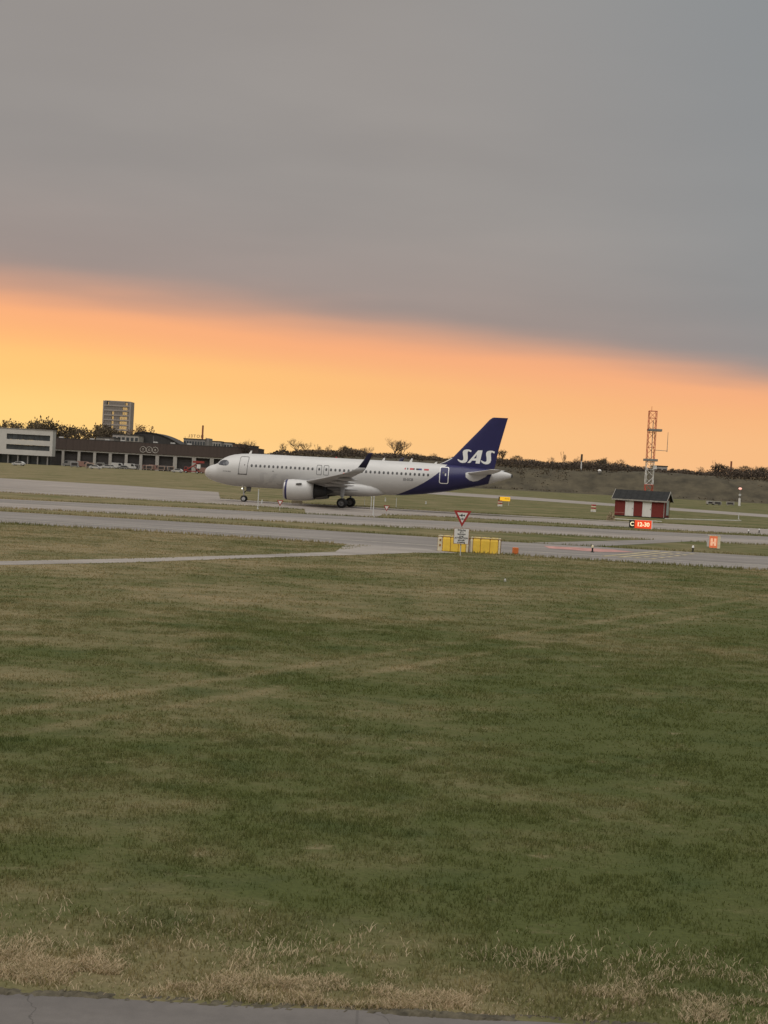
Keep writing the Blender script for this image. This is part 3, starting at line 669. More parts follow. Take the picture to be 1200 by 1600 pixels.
# engines
def engine(s):
    c = (0, s * 5.75, 1.88); e_ = MB().lathe([(11.34, 1.19), (11.9, 1.245), (12.8, 1.255), (13.6, 1.21), (14.3, 1.11), (14.62, 1.04), (14.60, .98), (14.2, .95)], 40, c=c).build('engine', P_WHITE, plane, smooth=True)
    MB().lathe([(11.75, .86), (11.3, .90), (11.1, .95), (11.0, 1.02), (11.02, 1.08), (11.12, 1.13), (11.22, 1.16)], 40, c=c).build('intake_lip', P_METAL, e_, smooth=True)
    MB().lathe([(11.22, 1.162), (11.345, 1.195), (11.46, 1.212)], 40, c=c).build('navy_band', P_NAVY, e_, smooth=True)
    MB().lathe([(11.75, .9), (11.76, .02)], 40, c=c).build('fan', P_DARK, e_)
    MB().lathe([(11.45, .01), (11.6, .16), (11.76, .26)], 20, c=c).build('spinner', P_DARK, e_, smooth=True)
    MB().lathe([(14.3, .90), (14.7, .80), (15.5, .66), (16.1, .52), (16.08, .46)], 32, c=c).build('core_cowl', P_DARK, e_, smooth=True)
    MB().lathe([(15.9, .40), (16.4, .26), (16.9, .06), (16.95, .01)], 24, c=c).build('exhaust_cone', P_DARK, e_, smooth=True)
    MB().prism([(11.9, 3.0), (12.4, 3.18), (14.0, 3.30), (17.0, 3.02), (16.9, 2.55), (15.2, 2.25), (14.0, 2.6)], lambda x, z: (x, s * 5.75 - .2, z), lambda x, z: (x, s * 5.75 + .2, z)).build('pylon', P_GREY, e_)
    MB().prism([(12.55, 2.62), (13.2, 2.72), (13.25, 2.60), (12.6, 2.52)], lambda x, z: (x, s * 5.75 - 1.02, z), lambda x, z: (x, s * 5.75 - 1.26, z + .05)).build('strake', P_LINE, e_)
    MB().lathe([(14.57, 1.052), (14.66, 1.02), (14.63, .96)], 40, c=c).build('cowl_gap', P_DARK, e_, smooth=True)
engine(-1); engine(1)
# undercarriage
P_RIMD = mat('dark_grey_rim', (.16, .155, .15), .5, var=.2)  # darker grey for the main wheel rims
def wheel(c, r_, w, parent, rimm=None):
    P_RIM = rimm or P_LGREY
    t = MB().lathe([(-w / 2, r_ * .58), (-w / 2, r_ * .86), (-w * .36, r_ * .97), (-w * .15, r_), (w * .15, r_), (w * .36, r_ * .97), (w / 2, r_ * .86), (w / 2, r_ * .58)], 28, 'y', c).build('wheel', P_RUBBER, parent, smooth=True)
    MB().lathe([(-w * .46, r_ * .6), (-w * .34, r_ * .5), (-w * .3, r_ * .22), (-w * .48, r_ * .2), (-w * .48, .005)], 20, 'y', c).build('rim', P_RIM, t, smooth=True)
    MB().lathe([(w * .46, r_ * .6), (w * .34, r_ * .5), (w * .3, r_ * .22), (w * .48, r_ * .2), (w * .48, .005)], 20, 'y', c).build('rim', P_RIM, t, smooth=True)
ng = MB().tube([(5.05, 0, .40), (5.0, 0, 1.0), (4.85, 0, 2.0)], [.07, .09, .12], 10).build('nose_gear', P_LGREY, plane)
MB().tube([(5.0, 0, 1.05), (5.75, 0, 1.9)], .05, 8).build('drag_brace', P_DARK, ng)
MB().tube([(5.05, -.3, .40), (5.05, .3, .40)], .05, 8).build('axle', P_DARK, ng)
for s in (-1, 1): wheel((5.05, s * .25, .385), .385, .22, ng)
MB().prism([(5.35, 1.85), (6.0, 1.85), (5.9, 1.25), (5.4, 1.30)], lambda x, z: (x, -.42, z), lambda x, z: (x, -.39, z)).build('gear_door', P_LINE, ng)
MB().lathe([(0, .005), (.0, .09), (.06, .09)], 12, c=(4.72, -.05, 1.6)).build('taxi_light', mat('taxi_lamp', (.9, .9, .85), .2, emit=(1, .95, .8), estr=1.0), ng)
for s in (-1, 1):
    mg = MB().tube([(17.7, s * 3.8, .58), (17.7, s * 3.8, 1.4), (17.65, s * 3.72, 2.6)], [.10, .12, .16], 10).build('main_gear', P_LGREY, plane)
    MB().tube([(17.7, s * 3.8, 1.2), (17.5, s * 2.2, 1.9)], .07, 8).build('side_brace', P_DARK, mg)
    MB().tube([(17.7, s * 3.3, .58), (17.7, s * 4.3, .58)], .08, 8).build('axle', P_DARK, mg)
    for q in (-1, 1): wheel((17.7, s * 3.8 + q * .46, .585), .585, .40, mg, P_RIMD)
    MB().prism([(17.45, 2.55), (18.0, 2.6), (17.95, 1.35), (17.5, 1.3)], lambda x, z: (x, s * 4.02, z), lambda x, z: (x, s * 4.06, z)).build('gear_door', P_GREY, mg)
# aerials and lights
for xa, hh_, nm in ((5.35, .42, 0), (21.75, .36, 0), (25.1, .46, 0), (28.1, .25, 0)):
    zt = ip(TOP, xa) - .03
    MB().prism([(xa, zt), (xa + .34, zt), (xa + .42, zt + hh_), (xa + .26, zt + hh_)], lambda x, z: (x, -.03, z), lambda x, z: (x, .03, z)).build('aerial', P_LET, plane)
MB().lathe([(0, .11), (.08, .10), (.14, .05), (.16, .005)], 12, 'z', (16.2, 0, 5.92)).build('beacon', P_REDM, plane)
MB().box((19.55, -16.55, 4.16), (.16, .14, .08)).build('navigation_light', mat('red_lamp', (.7, .1, .08), .3, emit=(1, .15, .1), estr=1.0), plane)
MB().lathe([(0, .01), (.02, .10), (.1, .12)], 12, c=(11.25, -2.3, 2.62)).build('landing_light', P_LGREY, plane)

# ------------------------------------------------------------------ signs, barriers and lights on the airfield
S_WHITE = mat('sign_white', (.74, .71, .67), .6, var=.05); S_RED = mat('sign_red', (.36, .035, .03), .55, var=.1); S_BLACK = mat('sign_black', (.02, .02, .02), .6)
S_POST = mat('galvanised_post', (.52, .50, .47), .5, var=.15); S_GREYP = mat('grey_post', (.60, .60, .58), .5, var=.1)
S_YEL = mat('barrier_yellow', (.86, .56, .070), .6, var=.12, scale=3, bump=.1); S_PALE = mat('barrier_pale', (.68, .60, .42), .65, var=.2, scale=4)
S_ORANGE = mat('marker_orange', (.62, .16, .035), .6, var=.1); S_RUST = mat('rust_brown', (.30, .14, .05), .9, var=.3, scale=6)
S_LRED = mat('lit_red_panel', (.6, .05, .02), .5, emit=(1.0, .085, .02), estr=.30); S_LTXT = mat('lit_white_text', (.8, .75, .55), .5, emit=(1, .82, .45), estr=.42)
S_LYEL = mat('lit_yellow_panel', (.7, .42, .03), .5, emit=(1, .52, .02), estr=.30); S_LORG = mat('lit_orange_panel', (.6, .16, .07), .5, emit=(1, .22, .08), estr=.16)
S_LCRM = mat('lit_cream_text', (.8, .5, .35), .5, emit=(1, .50, .28), estr=.22)

def tri_frame(w, h_, y, t, in_=0.0):   # downward triangle centred on x=0 with its tip at z=0
    return [(0, in_ * 2.0), (w / 2 - in_ * 1.75, h_ - in_), (-w / 2 + in_ * 1.75, h_ - in_)]
def prism_y(b, poly, y0, y1): return b.prism(poly, lambda x, z: (x, y0, z), lambda x, z: (x, y1, z))
PLANE_ICON = [(0, .0), (.05, .03), (.16, .035), (.24, .13), (.28, .13), (.25, .035), (.38, .03), (.42, .08), (.45, .08), (.435, 0), (.45, -.08), (.42, -.08), (.38, -.03), (.25, -.035), (.28, -.13), (.24, -.13), (.16, -.035), (.05, -.03)]
p = gp(719.2, 868.0)
gs = thing('give_way_sign', 'tall red and white triangular sign above a white notice board by the barrier', 'sign', (p.x, p.y, 0))
MB().tube([(0, .05, 0), (0, .05, 2.45)], .035, 12).build('post', S_POST, gs)
K = 2400 / p.y
tz = 1.66
tr = prism_y(MB(), [(x, z + tz) for x, z in tri_frame(1.02, .93, 0, 0)], 0.0, -.02).build('triangle_border', S_RED, gs)
prism_y(MB(), [(x, z + tz) for x, z in tri_frame(1.02, .93, 0, 0, .115)], -.021, -.026).build('triangle_face', S_WHITE, tr)
prism_y(MB(), [(-.22 + x * .8, tz + .66 + z * .7) for x, z in PLANE_ICON], -.027, -.031).build('aircraft_symbol', S_BLACK, tr)
prism_y(MB(), [(.13 - x * .5, tz + .45 + z * .5) for x, z in PLANE_ICON], -.027, -.031).build('aircraft_symbol', S_BLACK, tr)
nb = MB().b2(-.42, .42, -.03, -.005, .68, 1.56).build('notice_board', S_WHITE, gs); bevel(nb, .012)
b = MB()
for (x0, x1, z0, z1) in ((-.445, .445, .66, .68), (-.445, .445, 1.56, 1.58), (-.445, -.42, .68, 1.56), (.42, .445, .68, 1.56)): b.b2(x0, x1, -.034, -.004, z0, z1)
b.build('board_rim', S_RUST, nb)
for i, tx in enumerate(('Entering', 'of 2', 'taxiways', 'area', 'ATTENTION', 'aircraft', 'crossing')):
    text_part(tx, S_BLACK, nb, lambda x, y, i=i: (x, -.036, 1.435 - i * .118 + y), size=.135, align='CENTER', bold=.004)
# yellow barriers
def barrier(x0, x1, y, label, cells, endcell=None):
    L_ = x1 - x0; t = thing('road_barrier', label, 'barrier', ((x0 + x1) / 2, y, 0.004), R(-7.5), 'yellow barriers on the taxiway edge')
    H_ = .95
    bd = MB().loft([[(-L_ / 2, -.24, z) if k == 0 else (L_ / 2, -.24, z) if k == 1 else (L_ / 2, .24, z) if k == 2 else (-L_ / 2, .24, z) for k in range(4)] for z in (0.02, H_ - .06)])
    bd = bd.build('core', S_RUST, t)
    xk = -L_ / 2
    for wd, m in cells:
        wd *= L_
        q = MB().loft([[(xk + .012, -.27, z0), (xk + wd - .012, -.27, z0), (xk + wd - .012, .27, z0), (xk + .012, .27, z0)] if z0 < .8 else [(xk + .03, -.22, z0), (xk + wd - .03, -.22, z0), (xk + wd - .03, .22, z0), (xk + .03, .22, z0)] for z0 in (.0, .06, .74, H_)]).build('panel', m, t)
        bevel(q, .03); xk += wd
    MB().box((0, -.27, .93), (L_ * .98, .03, .04)).build('top_lip', S_PALE, t)
    return t
b0, b1 = gp(683.5, 860.5), gp(733, 863.3); b2_, b3 = gp(733.8, 863.4), gp(782, 866)
bl = barrier(b0.x, b1.x - .02, (b0.y + b1.y) / 2, 'yellow plastic barrier behind the notice board, with a pale rusty end', [(.16, S_PALE), (.255, S_YEL), (.255, S_YEL), (.24, S_YEL), (.09, S_PALE)])
for z in (.36, .68): MB().box((-(b1.x - b0.x) / 2 + .17, -.285, z), (.1, .03, .12)).build('rust_patch', S_RUST, bl)
barrier(b2_.x + .02, b3.x, (b2_.y + b3.y) / 2, 'yellow plastic barrier clear of the notice board, beside the orange marker', [(.09, S_PALE), (.25, S_YEL), (.31, S_YEL), (.27, S_YEL), (.08, S_PALE)])
p = gp(805, 866.5)
om = thing('marker_box', 'small orange marker box on the taxiway edge next to the yellow barriers', 'marker', (p.x, p.y, .004), R(10))
bevel(MB().b2(-.17, .17, -.12, .12, .05, .42).build('body', S_ORANGE, om), .03); MB().b2(-.2, .2, -.15, .15, 0, .05).build('foot', S_RUST, om)
# C 12-30 sign
p = gp(1000, 827.0)
cs = thing('runway_sign', 'lit red runway sign reading C 12-30 in front of the hut', 'sign', (p.x, p.y, 0), R(-2))
k = p.y / 2400
for x in (-.9, -.2, .9): MB().tube([(x, .05, 0), (x, .05, .2)], .03, 8).build('leg', S_POST, cs)
blk = MB().b2(-17.2 * k, -8.9 * k, -.08, .08, .14, .92).build('location_panel', S_BLACK, cs)
red = MB().b2(-8.6 * k, 17.2 * k, -.09, .09, .10, .95).build('runway_panel', S_LRED, cs)
MB().b2(17.25 * k, 18.9 * k, -.10, .10, .08, .95).build('side_cap', S_WHITE, cs)
text_part('C', S_LTXT, blk, lambda x, y: (-13.0 * k + x, -.085, .33 + y), size=.60, align='CENTER', bold=.015)
text_part('12-30', S_LTXT, red, lambda x, y: (4.3 * k + x, -.096, .32 + y), size=.60, align='CENTER', bold=.015, spacing=.95)
# orange sign at the right
p = gp(1114, 858.3)
os_ = thing('taxiway_sign', 'squarish orange lit sign with pale side on the verge', 'sign', (p.x, p.y, 0), R(-12))
for x in (-.05, .2): MB().tube([(x, 0, 0), (x, 0, .22)], .03, 8).build('leg', S_POST, os_)
MB().b2(-.30, .30, -.12, .12, .12, 1.02).build('panel', S_LORG, os_)
for x in (-.13, .13):
    for z0, z1 in ((.28, .56), (.58, .84)): MB().b2(x - .085, x + .085, -.128, -.121, z0, z1).build('pale_mark', S_LCRM, os_)
MB().b2(-.06, .06, -.127, -.121, .44, .58).build('pale_mark', S_LCRM, os_)
MB().b2(.30, .52, -.12, .14, .10, 1.0).build('side_cap', S_PALE, os_); MB().b2(-.48, -.31, -.10, .12, .2, .8).build('side_bracket', S_POST, os_)
MB().b2(-.42, .50, -.13, .14, 1.02, 1.06).build('top_rim', S_PALE, os_)
# yellow lit sign
p = gp(788, 789.5); k = p.y / 2400
ys = thing('taxiway_sign', 'lit yellow sign glowing behind the airliner tail', 'sign', (p.x, p.y, 0), R(-3))
for x in (-.6, .7): MB().tube([(x, 0, 0), (x, 0, .85)], .04, 8).build('leg', S_POST, ys)
q = MB().b2(-7.5 * k, 8.5 * k, -.1, .1, .72, 1.42).build('panel', S_LYEL, ys); MB().b2(-9.3 * k, -7.6 * k, -.11, .11, .75, 1.4).build('end_cap', S_BLACK, ys)
for x in (1.0, 3.6, 6.2): prism_y(MB(), [((x - 1) * k, 1.18), ((x + 1) * k, 1.18), (x * k, .98)], -.101, -.107).build('arrow_mark', mat('amber_mark', (.35, .19, .01), .6), q)
def striped(px, py, label, w=.85, h_=1.05):
    p = gp(px, py); t = thing('striped_marker', label, 'marker', (p.x, p.y, 0), R(4), 'red and white striped markers')
    for i in range(5):
        z0 = .02 + i * h_ / 5
        bevel(MB().b2(-w / 2 + .015 * i, w / 2 - .015 * i, -.2, .2, z0, z0 + h_ / 5 - .004).build('band', (S_WHITE, S_PALE, S_RED, S_PALE, S_RED)[i], t), .02)
striped(781, 791.2, 'red and white striped marker standing before the lit yellow sign', .75, .95)
striped(927, 799.8, 'red and white striped marker on the grass left of the hut', .8, 1.15)
# small triangles, poles, edge lights
def small_tri(px, py, label):
    p = gp(px, py); t = thing('give_way_sign', label, 'sign', (p.x, p.y, 0), 0, 'small triangular signs before the airliner')
    MB().tube([(0, .03, 0), (0, .03, .75)], .03, 8).build('post', S_POST, t)
    b = prism_y(MB(), [(x, z + .5) for x, z in tri_frame(.66, .60, 0, 0)], 0, -.02).build('triangle_border', S_RED, t)
    prism_y(MB(), [(x, z + .5) for x, z in tri_frame(.66, .60, 0, 0, .075)], -.021, -.026).build('triangle_face', S_WHITE, b)
small_tri(437, 798.3, 'small red and white triangle sign under the airliner fuselage, ahead of its engine')
small_tri(603.5, 806.3, 'small red and white triangle sign under the airliner, behind its main wheels')
def pole(px, py, h_, label, r_=.045, cat='pole', extra=None, m=None):
    p = gp(px, py); t = thing('marker_pole', label, cat, (p.x, p.y, 0), 0)
    MB().tube([(0, 0, 0), (0, 0, h_)], [r_, r_ * .85], 10).build('shaft', m or S_GREYP, t)
    MB().box((0, 0, h_ + .02), (r_ * 2.6, r_ * 2.6, .05)).build('cap', S_WHITE, t)
    MB().box((0, 0, min(.05, h_ * .3)), (max(.1, r_ * 3), max(.1, r_ * 3), min(.10, h_ * .6))).build('foot', S_POST, t)
    if extra:
        for (x, z0, z1, rr) in extra: MB().tube([(x, .15, z0), (x, .15, z1)], rr, 8).build('side_rod', S_GREYP, t); MB().tube([(0, 0, (z0 + z1) / 2), (x, .15, (z0 + z1) / 2)], .02, 6).build('bracket', S_POST, t)
pole(402.7, 795.5, 2.0, 'white pole just behind the airliner nose wheel', .06, extra=[(.38, .55, 1.0, .07)])
pole(583, 805.5, 1.95, 'taller white pole of the close pair behind the main wheels', .06)
pole(579.5, 797.5, 1.6, 'shorter white pole of the close pair behind the main wheels', .05)
pole(618.8, 793.5, 1.25, 'thin white pole under the rear fuselage', .035)
pole(602, 783.5, .5, 'short white stub post under the rear fuselage', .09)
pole(665.5, 787.5, .35, 'white stub light in the grass below the blue tail', .09)
pole(569.5, 790, 1.0, 'faint thin pole right behind the wheels', .03)
pole(1154, 811.5, .95, 'pale post at the end of the white kerb near the hut', .07)
def edge_light(px, py, label, top):
    p = gp(px, py); t = thing('edge_light', label, 'runway light', (p.x, p.y, 0), 0, 'low edge lights on the taxiways')
    MB().lathe([(0, .12), (.04, .12), (.06, .06), (.26, .055), (.28, .09), (.30, .09)], 14, 'z').build('stem', S_BLACK, t)
    MB().lathe([(.30, .085), (.40, .08), (.46, .05), (.48, .005)], 14, 'z').build('lens', top, t, smooth=True)
edge_light(925.5, 863, 'edge light standing on the red painted panel', S_PALE)
edge_light(1082.5, 862.5, 'edge light on the verge left of the orange sign', S_WHITE)
edge_light(1169.5, 834.5, 'edge light on the taxiway beyond the orange sign', S_WHITE)
pole(789, 908.5, .07, 'tiny white stub alone in the dry grass below the barriers', .028)
edge_light(1186, 832.5, 'edge light nearest the picture edge beyond the orange sign', S_WHITE)
# yellow ground sign behind the triangle sign and the white kerb near the hut
p = gp(464, 787.8); t = thing('ground_board', 'low pale yellow board on the grass under the engine', 'board', (p.x, p.y, .012))
MB().b2(-.65, .65, -.08, .08, .08, .42).build('face', S_PALE, t)
for x in (-.5, .5): MB().b2(x - .05, x + .05, -.1, .1, 0, .08).build('foot', S_POST, t)
p, q = gp(1040, 811.3), gp(1157, 814.2)
d_ = (q - p); b = MB(); b.box((0, 0, .07), (d_.length, .30, .14))
tag(bevel(b.build('kerb', mat('kerb_white', (.62, .58, .50), .8, var=.15), None, loc=((p + q) / 2).to_tuple(), rz=math.atan2(d_.y, d_.x)), .03), 'long white kerb leading right from the hut', 'kerb')
p, q = gp(958, 811.0), gp(1034, 815.5); d_ = (q - p); b = MB(); b.box((0, 0, .05), (d_.length, .25, .10))
tag(bevel(b.build('kerb', MAT['kerb_white'], None, loc=((p + q) / 2).to_tuple(), rz=math.atan2(d_.y, d_.x)), .03), 'low pale kerb along the foot of the hut', 'kerb')

# ------------------------------------------------------------------ hut and mast
H_RED = mat('falu_red_boards', (.205, .032, .026), .8, var=.22, scale=1.2, stretch=(9, 9, .4), bump=.3, bscale=4)
H_WHITE = mat('hut_white', (.76, .73, .68), .7, var=.08, scale=2, stretch=(4, 4, .5))
H_ROOF = mat('roofing_felt', (.020, .020, .019), .9, var=.35, scale=2.0, bump=.3, bscale=9)
H_TRIM = mat('weathered_trim', (.36, .33, .29), .8, var=.2)
H_DARK = mat('hut_dark', (.05, .045, .04), .9)
pl_, pr_ = gp(961, 806.5), gp(1034.5, 809.5)
HW, HD, HE, HR = 7.3, 3.0, 2.62, 3.75
hut = thing('hut', 'red wooden hut with two white doors and a dark felt roof', 'hut', ((pl_.x + pr_.x) / 2, (pl_.y + pr_.y) / 2, 0), R(-25))
MB().b2(-HW / 2, HW / 2, .02, HD, .0, .18).build('plinth', H_DARK, hut)
bw = HW / 38
pb = MB().b2(-bw / 2 + .006, bw / 2 - .006, -.025, .0, .16, HE).mesh('board', H_RED)
fm = MB().b2(-HW / 2, HW / 2, 0, .06, .14, HE).build('front_wall', H_RED, hut)
doors = ((-HW / 2 + HW * .215, -HW / 2 + HW * .385), (-HW / 2 + HW * .565, -HW / 2 + HW * .745))
for i in range(38):
    x = -HW / 2 + bw * (i + .5)
    if any(a - bw * .4 < x < c + bw * .4 for a, c in doors): continue
    ob('board', pb, fm, (x, -.001, 0))
for a, c in doors:
    dd = MB().b2(a, c, -.05, -.001, .10, HE - .12).build('door', H_WHITE, hut)
    for j in range(5): MB().b2(a + (c - a) * j / 5 + .008, a + (c - a) * (j + 1) / 5 - .008, -.062, -.051, .12, HE - .14).build('plank', H_WHITE, dd)
    MB().box((c - .12, -.08, 1.2), (.05, .05, .16)).build('handle', S_BLACK, dd)
MB().b2(doors[0][0] + .0, doors[0][0] + .55, -.12, -.066, HE - .42, HE - .36).build('lamp_bracket', S_BLACK, hut)
MB().b2(HW / 2 - .06, HW / 2, 0.0, HD, .14, HE).build('side_wall', H_RED, hut)
MB().b2(-HW / 2, -HW / 2 + .06, 0.061, HD - .001, .14, HE).build('side_wall', H_RED, hut)
MB().b2(-HW / 2 + .061, HW / 2 - .061, HD - .06, HD, .14, HE).build('rear_wall', H_RED, hut)
for s in (-1, 1):
    MB().prism([(0.0, HE), (HD, HE), (HD / 2, HR - .1)], lambda y, z: (s * HW / 2, y, z), lambda y, z: (s * (HW / 2 - .06), y, z)).build('gable', H_RED, hut)
MB().b2(HW / 2 + .001, HW / 2 + .05, 1.2, 2.4, .45, HE - .05).build('gable_shutter', mat('pale_green_panel', (.45, .50, .45), .6), hut)
MB().b2(HW / 2 + .001, HW / 2 + .05, 2.5, 2.95, .1, HE + .25).build('gable_post', mat('ochre_post', (.24, .15, .06), .8), hut)
MB().b2(HW / 2 - .05, HW / 2 + .03, -.035, .05, .1, HE).build('corner_board', H_TRIM, hut)
MB().b2(-HW / 2 + .0, doors[0][0] - .1, -.06, -.03, .45, .55).build('skirting_rail', mat('rail_rose', (.38, .16, .13), .8), hut)
ov, eo = .42, .32
ang = math.atan2(HR - HE, HD / 2)
for s, y0 in ((1, 0), (-1, HD)):
    pe = (y0 - s * eo, HE - eo * math.tan(ang)); pk = (HD / 2, HR)
    r_ = MB().loft([[(-HW / 2 - ov, pe[0], pe[1]), (-HW / 2 - ov, pk[0], pk[1]), (-HW / 2 - ov, pk[0], pk[1] + .10), (-HW / 2 - ov, pe[0], pe[1] + .10)],
                    [(HW / 2 + ov, pe[0], pe[1]), (HW / 2 + ov, pk[0], pk[1]), (HW / 2 + ov, pk[0], pk[1] + .10), (HW / 2 + ov, pe[0], pe[1] + .10)]]).build('roof', H_ROOF, hut)
    for i in range(1, 9):
        x = -HW / 2 - ov + (HW + 2 * ov) * i / 9
        MB().loft([[(x - .04, pe[0], pe[1] + .101), (x + .04, pe[0], pe[1] + .101), (x + .04, pe[0], pe[1] + .135), (x - .04, pe[0], pe[1] + .135)], [(x - .04, pk[0], pk[1] + .101), (x + .04, pk[0], pk[1] + .101), (x + .04, pk[0], pk[1] + .135), (x - .04, pk[0], pk[1] + .135)]]).build('batten', H_ROOF, r_)
    MB().b2(-HW / 2 - ov, HW / 2 + ov, pe[0] - .03 if s > 0 else pe[0], pe[0] if s > 0 else pe[0] + .03, pe[1] - .06, pe[1] + .12).build('fascia', H_TRIM, r_)
    for q in (-1, 1):
        x0 = q * (HW / 2 + ov)
        MB().loft([[(x0, pe[0], pe[1] - .1), (x0 + q * .05, pe[0], pe[1] - .1), (x0 + q * .05, pe[0], pe[1] + .15), (x0, pe[0], pe[1] + .15)], [(x0, pk[0], pk[1] - .1), (x0 + q * .05, pk[0], pk[1] - .1), (x0 + q * .05, pk[0], pk[1] + .2), (x0, pk[0], pk[1] + .2)]]).build('bargeboard', H_TRIM, r_)
# mast
MR = mat('mast_red', (.50, .075, .04), .6, var=.1); MW = mat('mast_white', (.78, .76, .72), .6, var=.1); MP = mat('mast_platform', (.26, .24, .21), .7, var=.2)
MY = 236.0
mb = at(1016.5, 700, MY); mast = thing('lattice_mast', 'slender red and white lattice radio mast behind the hut', 'mast', (mb.x + .05, MY, 0))
zt = at(1023, 642, MY).z; HWT = .56
def zpx(py, px=1020): return at(px, py, MY).z
levels = [(0, zpx(757), MR), (zpx(757), zpx(722), MW), (zpx(722), zt, MR)]
for z0, z1, m in levels:
    secn = MB().box((0, 0, z1 - .03), (HWT * 2 + .1, HWT * 2 + .1, .05)); sct = MB()
    for a, c in (((-1, -1), (1, -1)), ((1, -1), (1, 1)), ((1, 1), (-1, 1)), ((-1, 1), (-1, -1))):
        sct.tube([(a[0] * HWT, a[1] * HWT, z1 - .05), (c[0] * HWT, c[1] * HWT, z1 - .05)], .04, 5)
    st_ = sct.build('section', m, mast)
    for sx in (-1, 1):
        for sy in (-1, 1): MB().tube([(sx * HWT, sy * HWT, z0), (sx * HWT, sy * HWT, z1)], .046, 6).build('leg', m, st_)
    nb_ = max(2, round((z1 - z0) / 1.15)); hb = (z1 - z0) / nb_
    br = MB().tube([(-HWT, 0, 0), (HWT, 0, hb)], .032, 5).mesh('brace', m); rg_ = MB().tube([(-HWT, 0, 0), (HWT, 0, 0)], .028, 5).mesh('rung', m)
    for i in range(nb_):
        for f in range(4):
            o = ob('brace', br, st_); a = f * math.pi / 2
            o.rotation_euler = (0, 0, a + (math.pi if i % 2 else 0)); o.location = (HWT * math.sin(a) * 1, -HWT * math.cos(a), z0 + i * hb)
            if i % 2 == 0:
                o2 = ob('rung', rg_, st_); o2.rotation_euler = (0, 0, a); o2.location = (HWT * math.sin(a), -HWT * math.cos(a), z0 + i * hb)
MB().tube([(.12, -.1, 0), (.12, -.1, zt - 1.5)], .06, 6).build('cable_run', MP, mast)
for py, x0, x1 in ((673, -.62, 1.45), (720, -.95, 1.05)):
    z = zpx(py); pf = MB().b2(x0, x1, -.75, .75, z - .08, z).build('platform', MP, mast)
    for yy in (-.75, .75): MB().b2(x0, x1, yy - .02, yy + .02, z, z + .28).build('guard', MP, pf)
zarm = zpx(703)
MB().tube([(HWT, 0, zarm), (2.45, 0, zarm - .05)], .045, 6).build('antenna_arm', MP, mast); MB().tube([(2.5, 0, zarm - .2), (2.5, 0, zarm + .4), (2.5, 0, zpx(674))], [.06, .05, .03], 6).build('whip_antenna', MP, mast)
MB().tube([(-.2, 0, zt - .2), (-.2, 0, zt + .65)], .03, 6).build('spike', MR, mast)
MB().box((.75, -.1, zpx(730)), (.5, .5, .55)).build('equipment_box', MW, mast)
# dry bush left of the hut
def bush(name, px, py, w, h_, cols, label, n=260, seed=0):
    p = gp(px, py); rs = random.Random(seed); b = MB()
    for i in range(n):
        a = rs.uniform(0, 6.283); r_ = w / 2 * math.sqrt(rs.random()); z = h_ * rs.random() * (1 - (r_ / (w / 2)) ** 2 * .6)
        c = Vector((r_ * math.cos(a), r_ * math.sin(a), z)); u = Vector((rs.uniform(-1, 1), rs.uniform(-1, 1), rs.uniform(.2, 1))).normalized() * .22; v = u.cross(Vector((rs.uniform(-1, 1), rs.uniform(-1, 1), rs.uniform(-1, 1)))).normalized() * .05
        b.add([c - v, c + v, c + u], [(0, 1, 2)])
    t = thing(name, label, 'bush', (p.x, p.y, 0)); b.build('twigs', cols, t, recalc=False)
    MB().tube([(0, 0, 0), (.05, 0, h_ * .6)], [.05, .02], 6).build('stem', S_RUST, t)
bush('bush', 954, 813.5, 1.0, 1.15, mat('dry_twigs', (.34, .26, .16), .9, var=.3, scale=8), 'small dry straw-coloured bush at the left corner of the hut')

# ------------------------------------------------------------------ brown bank with its wood
BK = mat('bank_scrub', (.070, .057, .034), .95, var=.45, scale=.16, bump=.8, bscale=.9)
rs = random.Random(3); b = MB(); nx = 150; prof = [(0, 0), (3, .6), (9, 3.4), (16, 6.6), (22, 8.9), (27, 9.6), (34, 9.9), (80, 9.9), (110, 6)]
for i in range(nx + 1):
    x = -52 + 420 * i / nx
    ramp_ = min(1, (x + 52) / 14)
    for (dy_, z) in prof: b.v.append((x + rs.uniform(-.6, .6), 604 + dy_ + 4 * math.sin(x * .021) + rs.uniform(-.5, .5), z * ramp_ * (1 + .05 * math.sin(x * .06 + 1)) + (rs.uniform(-.25, .25) if z > 0 else -.05)))
m_ = len(prof)
for i in range(nx):
    for j in range(m_ - 1): b.f.append((i * m_ + j, (i + 1) * m_ + j, (i + 1) * m_ + j + 1, i * m_ + j + 1))
tag(b.build('hill', BK, smooth=True), 'long brown grassy bank behind the airfield', 'bank', kind='structure')
def leafmass(name, pts, size, m, label=None, kind=None, seed=0, parent=None, flat=.5):
    """many leaf-sized faces, one per point"""
    rs = np.random.RandomState(seed); n = len(pts); P = np.array(pts, float)
    u = rs.randn(n, 3); u /= np.linalg.norm(u, axis=1)[:, None]; w = rs.randn(n, 3); w -= (w * u).sum(1)[:, None] * u; w /= np.linalg.norm(w, axis=1)[:, None]
    s_ = size * (.5 + rs.rand(n))[:, None]
    V = np.stack([P - u * s_, P + w * s_ * flat, P + u * s_, P - w * s_ * flat], 1).reshape(-1, 3)
    me = bpy.data.meshes.new(name); me.vertices.add(len(V)); me.vertices.foreach_set('co', V.astype(np.float32).ravel())
    me.loops.add(4 * n); me.loops.foreach_set('vertex_index', np.arange(4 * n, dtype=np.int32)); me.polygons.add(n); me.polygons.foreach_set('loop_start', np.arange(0, 4 * n, 4, dtype=np.int32))
    me.update(calc_edges=True); me.materials.append(m); o = ob(name, me, parent)
    if label: tag(o, label, kind or 'vegetation', kind='stuff')
    return o
